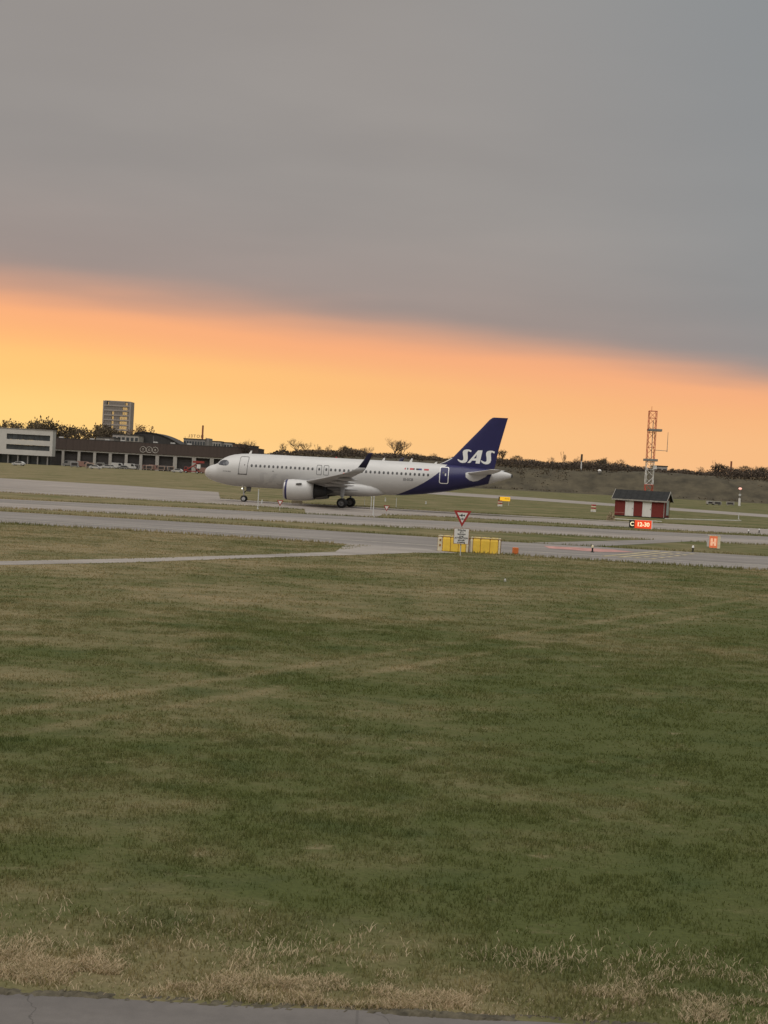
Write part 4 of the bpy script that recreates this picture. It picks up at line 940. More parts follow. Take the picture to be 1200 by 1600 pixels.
def leafmat(name, a, c):
    m = bpy.data.materials.new(name); m.use_nodes = True; N, L = nodes(m); bs = N['Principled BSDF']
    g = N.new('ShaderNodeNewGeometry'); n = NOISE_(N, L, g.outputs['Position'], .12, (1, 1, 1), 3)
    f = M_(N, L, 'ADD', M_(N, L, 'MULTIPLY', g.outputs['Random Per Island'], .5), M_(N, L, 'MULTIPLY', n, .5))
    L.new(MIX_(N, L, MR_(N, L, f, .25, .75), a, c), bs.inputs['Base Color']); bs.inputs['Roughness'].default_value = .9; bs.inputs['Specular IOR Level'].default_value = .1
    return m
L_SCRUB = leafmat('scrub_brown', (.060, .046, .030), (.135, .102, .064)); L_WOOD = leafmat('winter_wood', (.088, .068, .052), (.140, .108, .080))
L_EVER = leafmat('evergreen', (.080, .062, .040), (.140, .108, .066)); L_RUSSET = leafmat('russet_twigs', (.13, .075, .04), (.26, .15, .08)); L_BARK = mat('bark', (.085, .062, .046), .9, var=.3)
rs = np.random.RandomState(4); n = 26000
X = -50 + 330 * rs.rand(n); t = rs.rand(n); yy = 606 + t * 30 + 4 * np.sin(X * .021); zz2 = np.interp(t * 30, [p[0] for p in prof], [p[1] for p in prof]) * np.minimum(1, (X + 52) / 14) + .1 + .5 * rs.rand(n)
k = vnoise(X, t * 60, .10, 9) * .6 + .4 * rs.rand(n) > .42
leafmass('bank_scrub', np.stack([X, yy, zz2], 1)[k], .42, L_SCRUB, 'rough brown scrub covering the bank', 'scrub', 5)
# closed wood on top of the bank: crest heights read along the skyline
sky = [(300, 700), (395, 698), (430, 700), (470, 702), (520, 703), (545, 700), (580, 705), (640, 706), (690, 711), (750, 713), (800, 715), (850, 719), (900, 717), (950, 719), (985, 726), (1050, 733), (1100, 735), (1125, 727), (1160, 731), (1200, 731), (1300, 736)]
def crest(x, Y): 
    px = 600 + x / Y * 2400; py = float(np.interp(px, [p[0] for p in sky], [p[1] for p in sky])); return at(px, py, Y).z
n = 150000; X = -60 + 280 * rs.rand(n); Yt = 640 + 24 * rs.rand(n); bump_ = vnoise(X, Yt * .3, .16, 21) * .6 + vnoise(X, Yt * .5, .55, 22) * .4
top_ = np.interp(X, np.linspace(-60, 220, 120), [crest(x, 650) for x in np.linspace(-60, 220, 120)])
zt_ = 9.0 + (top_ - 9.0) * (.50 + .68 * bump_); zz2 = 9.0 + (zt_ - 9.0) * rs.rand(n) ** .7
zz2 -= np.clip((-38 - X) * .6, 0, 8.5)
k = rs.rand(n) < .95 - .8 * ((zz2 - 9) / np.maximum(zt_ - 9, .1)) ** 3; X, Yt, zz2 = X[k], Yt[k], zz2[k]
leafmass('treeline', np.stack([X, Yt, zz2], 1), .30, L_WOOD, 'dark winter wood along the top of the bank', 'wood', 6)
n = 9000; X = -45 + 265 * rs.rand(n); Yt = 640 + 18 * rs.rand(n); tw = vnoise(X, Yt * .2, .22, 61) * .6 + .4 * vnoise(X, Yt, 1.1, 62); k = rs.rand(n) < np.clip((tw - .3) * 2.4, .05, 1); X, Yt, tw = X[k], Yt[k], tw[k]
top2 = np.interp(X, np.linspace(-60, 220, 120), [crest(x, 650) for x in np.linspace(-60, 220, 120)])
o = blades('twigs', X, Yt, (top2 - 9.5) * (.55 + .75 * tw * rs.rand(len(X)) ** .5), .10 + .12 * rs.rand(len(X)), L_WOOD, 'bare upright twigs of the wood on the bank', .22, 63, 1); o.location.z = 9.3; o['category'] = 'twigs'
n = 30000; X = -320 + 300 * rs.rand(n); Yt = 880 + 30 * rs.rand(n); bump_ = vnoise(X, Yt * .3, .10, 41); zz2 = (5 + 6 * bump_) * np.where(X > -105, 1.45, 1.0) * rs.rand(n) ** .6
leafmass('treeline', np.stack([X, Yt, zz2], 1), .8, L_WOOD, 'distant low wood behind the hangar', 'wood', 7)

# trees one can tell apart
def bare_tree(seed, h_, spread, up=.55):
    rs = random.Random(seed); b = MB(); tips = []
    def grow(p, d, L_, r_, lv):
        q = p + d * L_; mid_ = p + d * L_ * .5 + Vector((rs.uniform(-1, 1), rs.uniform(-1, 1), 0)) * L_ * .05
        b.tube([p, mid_, q], [r_, r_ * .85, r_ * .62], 4 if lv else 7, cap=False)
        if lv >= 5: tips.append(q); return
        for i in range(rs.choice((2, 3, 3)) if lv else 5):
            a = Vector((rs.uniform(-1, 1) * spread, rs.uniform(-1, 1) * spread, rs.uniform(.1, 1.0) * up)).normalized()
            nd = (d * .55 + a * .75).normalized()
            grow(p + d * L_ * rs.uniform(.55, 1.0) if i else q, nd, L_ * rs.uniform(.60, .80), r_ * .60, lv + 1)
    grow(Vector((0, 0, 0)), Vector((0, 0, 1)), h_ * .26, h_ * .022, 0)
    zm = max(v[2] for v in b.v); b.v = [(x * h_ / zm, y * h_ / zm, z * h_ / zm) for x, y, z in b.v]
    return b, [t * (h_ / zm) for t in tips]
PROTO = {}
def tree_proto(key, h_, spread, leaf=None, size=.5, per=3, seed=0, up=.55):
    b, tips = bare_tree(seed, h_, spread, up)
    tr = b.mesh('trunk', L_BARK, recalc=False); rsn = np.random.RandomState(seed)
    if leaf:
        T = np.repeat(np.array([tuple(t) for t in tips]), per, 0); T = T + rsn.randn(*T.shape) * size * .9
        o = leafmass('crown', T, size, leaf, seed=seed); cr2 = o.data; bpy.data.objects.remove(o)
    else:
        bb = MB(); rr = random.Random(seed + 5)
        for t in tips:
            for _ in range(4):
                d = Vector((rr.uniform(-1, 1), rr.uniform(-1, 1), rr.uniform(-.1, 1.1))) * h_ * .055; s_ = Vector((rr.uniform(-1, 1), rr.uniform(-1, 1), 0)).normalized() * h_ * .0028
                bb.add([t - s_, t + s_, t + d], [(0, 1, 2)])
        cr2 = bb.mesh('crown', L_BARK, recalc=False)
    PROTO[key] = (tr, cr2, h_)
tree_proto('bare_wide', 10, 1.25, seed=2, up=.6); tree_proto('bare_tall', 10, .7, seed=5, up=.9); tree_proto('bare_round', 10, 1.0, seed=8)
tree_proto('pine_a', 10, 1.05, L_EVER, .28, 2, 11); tree_proto('pine_b', 10, .9, L_EVER, .30, 2, 14); tree_proto('pine_c', 10, 1.15, L_EVER, .34, 3, 17)
tree_proto('russet', 10, .9, L_RUSSET, .26, 2, 20, .8)
nT = [0]
def tree(kind, px, ptop, Y, zbase, label, name='tree', group=None, wide=1.0):
    tr, crn, h0 = PROTO[kind]; p = at(px, ptop, Y); s_ = (p.z - zbase) / h0; nT[0] += 1
    t = thing(name, label, 'tree', (p.x, Y, zbase), nT[0] * 1.7, group); t.scale = (s_ * wide, s_ * wide, s_)
    ob('trunk', tr, t); ob('crown', crn, t)
GL = 'dark trees behind the white office block'
for i, (px, py, kd, w, lb) in enumerate(((4, 656, 'pine_b', .7, 'dark tree over the left end of the white office block'), (20, 658, 'pine_a', .75, 'second dark tree from the left above the white office block'),
        (36, 661, 'pine_b', .7, 'small dark tree above the middle of the white office block'), (54, 657, 'pine_b', .7, 'slim dark tree above the right half of the white office block'),
        (68, 662, 'pine_a', .7, 'low dark tree left of the tallest one over the white office block'), (80, 655.5, 'pine_c', .8, 'tallest dark tree, over the right corner of the white office block'),
        (99, 667, 'pine_c', .85, 'bushy dark tree over the left end of the hangar roof'), (114, 664, 'pine_a', .85, 'dark tree with gaps, second right of the office block'),
        (128, 668, 'pine_a', .8, 'spreading dark tree midway between office block and tower'), (146, 671, 'pine_b', .8, 'thin dark tree at the left foot of the tower'))):
    tree(kd, px, py, 770 + 6 * (i % 4), 0, lb, 'pine_tree', GL, w)
tree('pine_b', 153, 664, 790, 0, 'airy dark tree touching the left edge of the tower', 'pine_tree', GL, .75)
tree('pine_c', 168, 667, 800, 0, 'dense dark tree hiding the foot of the tower', 'pine_tree', GL, .95)
tree('pine_c', 180, 668, 806, 0, 'dark tree hiding the right foot of the tower', 'pine_tree', GL, .95)
tree('russet', 216, 664, 850, 0, 'russet leafless tree just right of the tower', 'bare_tree', None, .8)
tree('russet', 270, 686, 840, 0, 'low russet bush-like tree left of the hotel', 'bare_tree', None, 1.0)
tree('bare_round', 384, 686, 640, 5, 'faint bare tree above the airliner door', 'bare_tree', None, 1.1)
GB = 'bare trees on the bank skyline'
for px, py, kd, w, lb in ((442, 692, 'bare_wide', .9, 'small bare tree left of the forked one above the fuselage'), (464, 685.5, 'bare_wide', 1.0, 'forked wide bare tree above the forward fuselage'),
        (478, 690, 'bare_round', .8, 'bare tree leaning on the right of the forked one'), (497, 694, 'bare_tall', .8, 'thin bare tree above the overwing exits'), (514, 695, 'bare_tall', .8, 'thin bare tree a little left of the dark clump'),
        (536, 696, 'bare_round', .8, 'small bare tree touching the dark clump'), (574, 697, 'bare_round', 1.0, 'low bare tree above the winglet'),
        (618, 684, 'bare_round', 1.15, 'largest bare tree, over the rear fuselage'), (630, 690, 'bare_tall', 1.0, 'bare tree merging into the right of the largest one'), (680, 708, 'bare_wide', 1.0, 'low bare tree ahead of the fin')):
    tree(kd, px, py, 652, 9, lb, 'bare_tree', GB, w)
tree('pine_c', 543, 697, 648, 8.5, 'dark clump like a small tower on the skyline', 'pine_tree', None, .9)
for px, py, kd, w, lb in ((786, 704, 'pine_b', .8, 'dark tree right behind the rudder'), (808, 711, 'pine_a', .9, 'wind-bent tree right of the rudder'), (862, 714, 'bare_wide', .8, 'low bare tree left of the tall thin one'),
        (881, 705.5, 'bare_tall', .45, 'tall thin bare tree on the wood between tail and mast'), (902, 713, 'bare_tall', .8, 'bare tree beside the white pole on the bank'), (940, 716, 'pine_c', .9, 'rounded tree above the white ball on the bank'), (968, 717, 'bare_wide', .9, 'ragged tree left of the mast'),
        (1052, 732, 'pine_b', .9, 'dark conifer just right of the mast'), (1070, 732, 'pine_a', .8, 'dark conifer second right of the mast'), (1097, 729, 'bare_wide', .9, 'bare tree between mast and the large thicket'), (1118, 719, 'bare_tall', .35, 'thin bent bare tree on the large thicket'),
        (1127, 725, 'pine_c', 1.2, 'large rounded thicket right of the mast'), (1164, 727, 'pine_a', .9, 'dark conifer near the right edge'), (1182, 728, 'bare_wide', .8, 'bare tree near the right edge'), (1196, 730, 'pine_b', .9, 'dark tree at the right edge')):
    tree(kd, px, py, 646, 8.8, lb, 'bank_tree', 'trees on the bank beyond the tail', w)

# ------------------------------------------------------------------ buildings
F_WHITE = mat('render_white', (.56, .53, .485), .8, var=.08, scale=.25); F_DARK = mat('dark_cladding', (.078, .056, .046), .8, var=.14, scale=.4, stretch=(4, 1, .3)); F_SHUT = mat('dark_shutter', (.050, .043, .040), .6, var=.2, scale=.5)
F_GLASS = mat('dark_glazing', (.06, .066, .068), .15, var=.35, scale=.4, spec=.5); F_COL = mat('concrete_column', (.40, .37, .33), .85, var=.1); F_GREY = mat('grey_wall', (.26, .24, .22), .8, var=.12, scale=.3); F_PALE = mat('pale_wall', (.42, .38, .33), .8, var=.12, scale=.3)
F_ROOF = mat('dark_roof', (.055, .05, .046), .85, var=.2, scale=.3); F_BRICK = mat('brown_brick', (.14, .085, .06), .9, var=.25, scale=1.0)
def XZ(px, py, Y): p = at(px, py, Y); return p.x, p.z
# long hangar with fascia letters
TY = 640.0; x0, _ = XZ(70, 700, TY); x1, _ = XZ(404, 700, TY); FT, FB = 11.25, 6.2
hg = thing('hangar', 'long dark hangar with white columns and a T C R roof sign', 'building', ((x0 + x1) / 2, TY, 0)); cx = (x0 + x1) / 2; wl = x1 - x0
MB().b2(-wl / 2, wl / 2, 2.0, 30, 0, FB).build('rear_wall', F_GREY, hg)
fa = MB().b2(-wl / 2, wl / 2, -.4, 30, FB + .55, FT).build('fascia', F_DARK, hg)
pm = MB().b2(-1.45, 1.45, -.46, -.401, FB + .6, FT - .05).mesh('panel', F_DARK)
for i in range(int(wl / 3)): ob('panel', pm, fa, (-wl / 2 + 1.5 + i * 3, 0, 0))
MB().b2(-wl / 2, wl / 2, -.2, 1.9, FB, FB + .55).build('lintel', F_COL, hg)
MB().b2(-wl / 2 - .1, wl / 2 + .1, -.5, 30.1, FT + .001, FT + .25).build('roof_edge', F_ROOF, hg)
cols = [(98, 4), (123, 4.2), (147.5, 4.4), (172, 4.6), (197, 4.4), (220, 4.6), (245.5, 5.4), (273.5, 6), (303, 6.2), (331, 6.2), (359, 6.2), (387, 6.2)]
for i, (px, w) in enumerate(cols):
    x = XZ(px, 720, TY)[0] - cx; w = w * TY / 2400
    MB().b2(x - w / 2, x + w / 2, -.15, 1.0, 0, FB - .001).build('column', F_COL, hg)
    xa = x - 6.5 if i == 0 else XZ(cols[i - 1][0], 720, TY)[0] - cx
    xm, hw_ = (x + xa) / 2, (x - xa) / 2 - .7
    sh = MB().b2(xm - hw_, xm + hw_, 1.2, 1.4, .0, FB - .3).build('shutter', F_SHUT, hg)
    for j in range(4): MB().b2(xm - hw_, xm + hw_, 1.14, 1.199, .1 + j * 1.45, 1.48 + j * 1.45).build('slat', F_SHUT, sh)
LT = mat('sign_letter', (.50, .46, .40), .6)
for j, (px, py, ch) in enumerate(((223.5, 702.3, 'T'), (233, 702.8, 'C'), (242.5, 703.3, 'R'))):
    x, z = XZ(px, py, TY - .6); x -= cx
    pts = [(x + 1.2 * math.cos(a), -.55, z + 1.2 * math.sin(a)) for a in [2 * math.pi * k / 28 for k in range(29)]]
    rg2 = MB().tube(pts, .11, 5, cap=False).build('ring', LT, fa)
    text_part(ch, LT, rg2, lambda u, v, x=x, z=z: (x + u, -.56, z - .42 + v), name='letter', size=1.2, align='CENTER', bold=.03)
for px, py in ((96, 684.5), (144, 687), (168, 689), (192, 690.5), (243, 694.2), (270, 695.5), (296, 697)):
    x, z = XZ(px, py, TY + 4); MB().b2(x - cx - .9, x - cx + .9, 3.4, 5, FT + .26, FT + .26 + .55).build('roof_light', F_WHITE, hg)
# white office block
OY = 622.0; ox0, oz1 = XZ(-14, 668, OY); ox1, _ = XZ(83, 674, OY); OT = at(40, 671, OY).z; OB = at(40, 711, OY).z
of = thing('office_block', 'white two-storey office block with dark ribbon windows', 'building', ((ox0 + ox1) / 2, OY, 0)); ocx, ow = (ox0 + ox1) / 2, ox1 - ox0
MB().b2(-ow / 2 + 1, ow / 2 - 1.5, 3, 5.9, 0, OB).build('ground_floor', F_GLASS, of)
bands = [(OB, at(40, 703, OY).z), (at(40, 695.2, OY).z, at(40, 687.3, OY).z), (at(40, 678.8, OY).z, OT)]
for z0, z1 in bands: MB().b2(-ow / 2, ow / 2, 0, 6, z0, z1).build('wall_band', F_WHITE, of)
for (z0, z1) in ((bands[0][1], bands[1][0]), (bands[1][1], bands[2][0])):
    wx0, wx1 = XZ(10, 690, OY)[0] - ocx, XZ(78, 690, OY)[0] - ocx
    MB().b2(-ow / 2, wx0, 0, 6, z0, z1).build('wall_pier', F_WHITE, of); MB().b2(wx1, ow / 2, 0, 6, z0, z1).build('wall_pier', F_WHITE, of)
    npn = 8
    for j in range(npn):
        a, c = wx0 + (wx1 - wx0) * j / npn, wx0 + (wx1 - wx0) * (j + 1) / npn
        wdw = MB().b2(a + .06, c - .06, .55, .7, z0 + .05, z1 - .05).build('window', F_GLASS, of)
        MB().b2(c - .06, c + .06, .45, .75, z0, z1).build('mullion', F_SHUT, wdw)
MB().b2(-ow / 2 - .15, ow / 2 + .15, -.15, 6.1, OT + .001, OT + .3).build('roof_edge', F_GREY, of)
for j in range(6): MB().b2(-ow / 2 + 3 + j * 4, -ow / 2 + 3.5 + j * 4, .6, 1.1, 0, OB - .01).build('column', F_GREY, of)
# tower block you can see through
WY = 1100.0; wx0, wz1 = XZ(162.5, 626, WY); wx1, _ = XZ(204, 628, WY); TW = wx1 - wx0; TH_ = at(183, 627.5, WY).z; ND = 14.0
tb = thing('tower_block', 'tall slab office tower with the evening sky showing through its windows', 'building', ((wx0 + wx1) / 2, WY, 0))
T_SP = mat('tower_spandrel', (.36, .31, .275), .7, var=.1, scale=.2); T_GL = mat('tower_glass', (.25, .215, .19), .6, var=.12, scale=.3); NFL = 13; fh = TH_ / NFL
T_CLR = bpy.data.materials.new('clear_glass'); T_CLR.use_nodes = True
N, L = nodes(T_CLR); tb_ = N.new('ShaderNodeBsdfTransparent'); tb_.inputs[0].default_value = (.85, .85, .85, 1); gb = N.new('ShaderNodeBsdfGlossy'); gb.inputs['Roughness'].default_value = .05; ms = N.new('ShaderNodeMixShader'); ms.inputs[0].default_value = .06
L.new(tb_.outputs[0], ms.inputs[1]); L.new(gb.outputs[0], ms.inputs[2]); L.new(ms.outputs[0], N['Material Output'].inputs[0])
npn = 10; pw_ = TW / npn
opn = lambda j, f: (j in (7, 8) and 3 <= f <= 11) or (j == 3 and 4 <= f <= 10) or (j == 6 and 5 <= f <= 9) or (f == 12 and j in (1, 8))
pmesh = MB().b2(-pw_ / 2 + .05, pw_ / 2 - .05, 0, .12, 0, fh * .72).mesh('window', T_GL); cmesh = MB().b2(-pw_ / 2 + .05, pw_ / 2 - .05, 0, .12, 0, fh * .72).mesh('window', T_CLR)
for f in range(NFL):
    z0 = f * fh; MB().b2(-TW / 2, TW / 2, -.25, ND, z0, z0 + fh * .28).build('floor_band', T_SP, tb)
    for j in range(npn):
        x = -TW / 2 + pw_ * (j + .5)
        ob('window', cmesh if opn(j, f) else pmesh, tb, (x, .1, z0 + fh * .28)); ob('window', cmesh if opn(j + 1, f) else pmesh, tb, (x, ND - .2, z0 + fh * .28))
        if j: MB().b2(x - pw_ / 2 - .05, x - pw_ / 2 + .05, -.2, .05, z0 + fh * .28, z0 + fh).build('mullion', T_SP, tb)
for s in (-1, 1): MB().b2(s * TW / 2 - .5, s * TW / 2 + .5, -.35, ND + .1, 0, TH_ + .3).build('end_wall', T_SP, tb)
MB().b2(-TW / 2 + .6, TW / 2 - .6, .3, ND - .2, TH_, TH_ + .5).build('roof', T_SP, tb)
# skyline buildings right of the tower
def block(name, pxa, pxb, ptop, Y, depth, m, label, windows=(0, 0), roofm=None, zb=0.0):
    a, c = XZ(pxa, ptop, Y)[0], XZ(pxb, ptop, Y)[0]; h_ = at((pxa + pxb) / 2, ptop, Y).z; w = c - a
    t = thing(name, label, 'building', ((a + c) / 2, Y, zb)); MB().b2(-w / 2, w / 2, 0, depth, 0, h_ - zb).build('wall', m, t)
    MB().b2(-w / 2 - .2, w / 2 + .2, -.2, depth + .2, h_ - zb, h_ - zb + .4).build('roof', roofm or F_ROOF, t)
    nx_, nz_ = windows; z1 = h_ - zb
    for j in range(nz_):
        for i in range(nx_):
            x = -w / 2 + w * (i + .5) / nx_; z = z1 - 1.0 - j * 3.2
            MB().b2(x - w / nx_ * .32, x + w / nx_ * .32, -.08, .02, z - 1.6, z).build('window', F_GLASS, t)
    return t, w, h_ - zb
block('warehouse', 176, 217, 680, 720, 30, F_PALE, 'pale warehouse above the hangar roof right of the tower', (6, 1))
block('shed', 150, 178, 684, 705, 20, F_GREY, 'low grey shed above the hangar roof left of the warehouse')
# curved dark roof
CY = 735.0; a, c = XZ(210, 690, CY)[0], XZ(298, 690, CY)[0]; t = thing('arched_hangar', 'dark hangar with a long low curved roof and pale rim', 'building', ((a + c) / 2, CY, 0)); w = c - a
arc = [(-w / 2 + w * k / 20, 8 + 9.2 * (1 - ((k - 4) / 16.5) ** 2)) for k in range(21)]
MB().prism([(-w / 2, 0)] + arc + [(w / 2, 0)], lambda x, z: (x, 0, z), lambda x, z: (x, 30, z)).build('wall', F_ROOF, t)
MB().loft([[(x, -.4, z), (x, -.4, z + .35), (x, 30.4, z + .35), (x, 30.4, z)] for x, z in arc]).build('roof', F_ROOF, t)
# hotel, its sign seen from behind
ht, w, h_ = block('hotel', 287, 321, 686.5, 760, 18, F_GREY, 'grey hotel with a rooftop sign seen from behind', (8, 2))
HT_B = mat('sign_back', (.16, .09, .06), .7)
text_part('HOTEL', HT_B, ht, lambda x, y: (.5 - x, .4, h_ + .9 + y), name='roof_letters', size=2.1, align='CENTER', bold=.02, spacing=1.3)
for x in (-4.8, 5.6): MB().b2(x - .1, x + .1, .5, .7, h_ + .3, h_ + 1.2).build('sign_frame', HT_B, ht)
MB().b2(w / 2 - .1, w / 2 + 1.6, 1, 17, 0, h_ + .9).build('stair_tower', F_GREY, ht)
block('apartment_block', 325, 345, 690, 800, 14, F_PALE, 'pale apartment block right of the hotel', (5, 2)); block('apartment_block', 345.5, 363, 692, 810, 14, F_PALE, 'paler second apartment block right of the hotel', (4, 2))
block('brick_house', 363.5, 383, 695, 790, 14, F_BRICK, 'low brick house behind the airliner nose', (4, 1)); block('roof_house', 384, 401, 697.5, 795, 14, F_ROOF, 'dark low house above the airliner door')
block('white_house', 1026, 1043, 729, 690, 14, F_PALE, 'pale house end among the trees right of the mast', (2, 1), zb=0)
def mast_pole(px, ptop, pbase, Y, label, r_=.18, m=None, head=None, cat='pole', zb=None):
    p = at(px, pbase, Y); zb = p.z if zb is None else zb; zt2 = at(px, ptop, Y).z; t = thing('tall_pole', label, cat, (p.x, Y, zb))
    MB().tube([(0, 0, 0), (0, 0, zt2 - zb)], [r_, r_ * .6], 8).build('shaft', m or S_GREYP, t)
    if head: MB().tube([(0, 0, (zt2 - zb) * head[0]), (0, 0, zt2 - zb + .1)], head[1], 8).build('head', head[2], t)
    MB().box((0, 0, .2), (r_ * 4, r_ * 4, .4)).build('foot', F_GREY, t)
M_OX = mat('oxide_red', (.30, .10, .05), .7)
mast_pole(316, 665, 688, 790, 'slim reddish aerial rising behind the hotel', .22, M_OX, (.58, .45, M_OX), 'aerial', 0)
mast_pole(908, 710, 732, 640, 'white pole with a dark head on the bank', .28, S_WHITE, (.62, .42, L_BARK), 'pole', 9.2)
mast_pole(1142, 721, 735, 660, 'thin red pole in the wood near the right edge', .18, M_OX, (.4, .4, M_OX), 'pole', 9)
mast_pole(273, 690, 697, 660, 'lamp post on the hangar skyline by the curved roof', .12, F_GREY, None, 'lamp post', 0)
mast_pole(239.5, 681, 695, 668, 'thin lamp post over the round roof sign', .12, F_GREY, None, 'lamp post', 0)
# radome ball on the bank
p = at(937, 733, 628); t = thing('radome', 'small white ball on top of the bank', 'radome', (p.x, 628, 8.6))
MB().lathe([(0, .5), (.5, .45), (.7, .4)], 14, 'z').build('base', F_GREY, t); MB().lathe([(.6, .5), (.75, .7), (1.0, .8), (1.3, .7), (1.55, .4), (1.65, .01)], 18, 'z').build('dome', S_WHITE, t, smooth=True)
# windsock-like signal mast before the bank
p = gp(1155, 790.5); t = thing('signal_mast', 'thin mast with a reddish lamp and white foot before the bank', 'mast', (p.x, p.y, 0)); k = p.y / 2400
MB().tube([(0, 0, 0), (0, 0, 12 * k)], .35, 8).build('foot', S_WHITE, t); MB().tube([(0, 0, 12 * k), (0, 0, 26 * k)], .12, 6).build('shaft', F_GREY, t)
MB().b2(-.3, .3, -.2, .2, 16 * k, 18.5 * k).build('box', S_GREYP, t); MB().lathe([(25.5 * k, .3), (27 * k, .55), (28.5 * k, .3), (28.6 * k, .01)], 12, 'z').build('lamp', mat('signal_lamp', (.7, .35, .3), .4, emit=(1, .45, .35), estr=.6), t, smooth=True)

# ------------------------------------------------------------------ vehicles in front of the hangar
CAR_GLASS = mat('car_glass', (.03, .032, .035), .15, spec=.5)
def car(px, py, col, label, kind='car', group='vehicles parked before the hangar', flip=1, Y=None, rz=0.0):
    p = gp(px, py) if Y is None else Vector((at(px, py, Y).x, Y, 0))
    dims = {'car': (4.4, 1.8, [(-2.2, .35), (2.2, .35), (2.2, .85), (1.35, .95), (.6, 1.45), (-1.2, 1.48), (-1.95, 1.0), (-2.2, .9)], [(1.15, .98), (.52, 1.38), (-1.1, 1.40), (-1.7, 1.0)], (1.35, -1.35), .32),
            'van': (5.4, 2.0, [(-2.7, .4), (2.7, .4), (2.7, 1.05), (2.1, 1.25), (1.5, 2.3), (-2.6, 2.4), (-2.7, 1.0)], [(1.95, 1.3), (1.45, 2.15), (.5, 2.15), (.5, 1.3)], (1.75, -1.75), .36),
            'truck': (6.5, 2.3, [(-3.2, .6), (3.2, .6), (3.2, 1.3), (2.9, 2.4), (1.7, 2.45), (1.65, .95), (-3.2, .95)], [(2.95, 1.5), (2.75, 2.25), (1.95, 2.25), (1.95, 1.5)], (2.3, -2.1), .48),
            'dolly': (3.2, 1.7, [(-1.5, .45), (1.5, .45), (1.5, 2.0), (1.1, 2.15), (-1.5, 2.15)], [(1.1, .7), (1.1, 1.8), (-1.1, 1.8), (-1.1, .7)], (1.0, -1.0), .25)}[kind]
    L_, W_, prof_, gl_, ax, wr = dims
    t = thing({'car': 'parked_car', 'van': 'parked_van', 'truck': 'service_truck', 'dolly': 'baggage_cart'}[kind], label, {'car': 'car', 'van': 'van', 'truck': 'truck', 'dolly': 'cart'}[kind], (p.x, p.y, 0), rz, group)
    pf = [(x * flip, z) for x, z in prof_]; gf = [(x * flip, z) for x, z in gl_]
    bd = MB().prism(pf, lambda x, z: (x, -W_ / 2, z), lambda x, z: (x, W_ / 2, z)).build('body', mat('paint_%02d_%02d_%02d' % tuple(int(c * 99) for c in col), col, .4, var=.06), t); bevel(bd, .06)
    for s in (-1, 1): MB().prism(gf, lambda x, z: (x, s * (W_ / 2 + .004), z), lambda x, z: (x, s * (W_ / 2 + .02), z)).build('side_window', CAR_GLASS if kind != 'dolly' else F_SHUT, bd)
    for x in ax:
        for s in (-1, 1):
            wl_ = MB().lathe([(-.11, .01), (-.11, wr), (.11, wr), (.11, .01)], 14, 'y', (x * flip, s * (W_ / 2 - .1), wr)).build('wheel', P_RUBBER, t); MB().lathe([(-.02, .01), (-.02, wr * .55), (.02, wr * .55)], 12, 'y', (x * flip, s * (W_ / 2 + .015), wr)).build('rim', S_POST, wl_)
    if kind != 'dolly':
        for s in (-1, 1): MB().box((flip * L_ / 2 * .985, s * W_ * .36, .72), (.08, .3, .16)).build('headlight', S_WHITE, bd)
    return t, bd
W1, W2, GR, BR, RD, BL = (.50, .48, .45), (.42, .40, .37), (.20, .19, .18), (.26, .15, .12), (.30, .05, .04), (.07, .09, .13)
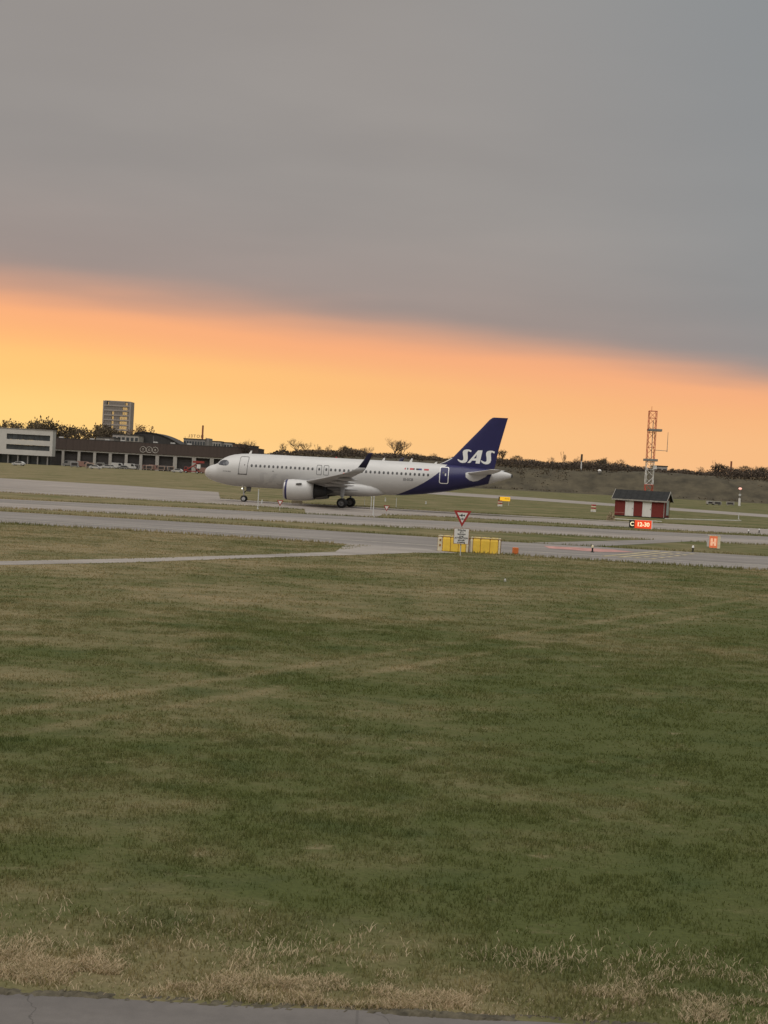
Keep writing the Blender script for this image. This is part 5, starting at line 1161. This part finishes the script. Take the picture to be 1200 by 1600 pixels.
ROW = [(108, 728.6, GR, 'van', 'dark grey van at the left end of the row before the hangar'), (116, 730.5, (.3, .29, .28), 'dolly', 'grey baggage cart by the second hangar column'), (131, 730.5, BR, 'van', 'brown-red van before the second hangar bay'), (140, 732.2, (.36, .26, .2), 'dolly', 'tan baggage cart beside the brown-red van'),
       (149, 733.0, W1, 'car', 'white car nearest the grass before the third hangar bay'), (157, 731.2, (.22, .21, .19), 'dolly', 'grey baggage cart right of the nearest white car'), (166, 732.0, W1, 'car', 'white car left of the middle hangar column'), (175, 732.2, W2, 'car', 'light grey car at the foot of the middle hangar column'),
       (184, 732.0, W1, 'van', 'white van right of the middle hangar column'), (192, 733.0, GR, 'car', 'dark car between the two white vans'), (204, 733.2, W1, 'van', 'bright white van left of the sixth hangar column'), (212, 733.6, GR, 'dolly', 'dark cart behind the bright white van'),
       (228, 734.6, BR, 'dolly', 'brown cart right of the sixth hangar column'), (234, 735.0, (.33, .24, .19), 'dolly', 'tan cart below the letters T and C'), (242, 735.4, BR, 'van', 'brown van below the letter R'), (252, 736.0, (.30, .22, .18), 'dolly', 'tan cart right of the brown van'),
       (260, 736.2, GR, 'dolly', 'grey cart left of the white pickup'), (266, 736.6, (.34, .25, .2), 'dolly', 'last tan cart before the white pickup'), (277, 738.4, W1, 'car', 'white car parked by the red truck'), (322, 740.2, BR, 'van', 'brown van partly hidden by the airliner nose'), (333, 740.4, (.28, .2, .16), 'dolly', 'tan cart hidden behind the airliner nose'),
       (29, 727.6, W1, 'car', 'white car alone below the white office block'), (1110, 788.6, W2, 'dolly', 'pale ground unit far off at the foot of the bank'), (1120, 789.2, (.3, .28, .25), 'dolly', 'dark ground unit far off at the foot of the bank'), (1141, 789.8, (.3, .28, .25), 'dolly', 'grey ground unit far off left of the signal mast')]
for i, (px, py, col, kd, lb) in enumerate(ROW):
    t, bd = car(px, py, col, lb, kd, 'vehicles parked before the hangar' if px < 400 and px > 100 else None, 1 if i % 3 else -1, rz=.25 * math.sin(i * 2.3), Y=min(632, gp(px, py).y) if px < 400 else min(585, gp(px, py).y))
    if px > 400: t.scale = (.8, .8, .5)
t, bd = car(300, 739.6, RD, 'red scissor-lift truck with raised platform before the hangar', 'truck', None, -1, Y=600)
MB().tube([(-2.6, -.9, 1.0), (2.6, -.9, 4.3)], .22, 6).build('lift_arm', mat('truck_red', (.30, .05, .04), .5), t); MB().tube([(-2.6, .9, 1.0), (2.6, .9, 4.3)], .22, 6).build('lift_arm', MAT['truck_red'], t)
MB().tube([(2.6, -.9, 1.0), (.4, -.9, 3.0)], .18, 6).build('lift_arm', MAT['truck_red'], t); MB().b2(.2, 4.6, -1.2, 1.2, 4.1, 4.9).build('platform', MAT['truck_red'], t); MB().b2(1.8, 3.2, -1.0, 1.0, 2.0, 3.6).build('cab_box', S_WHITE, t)
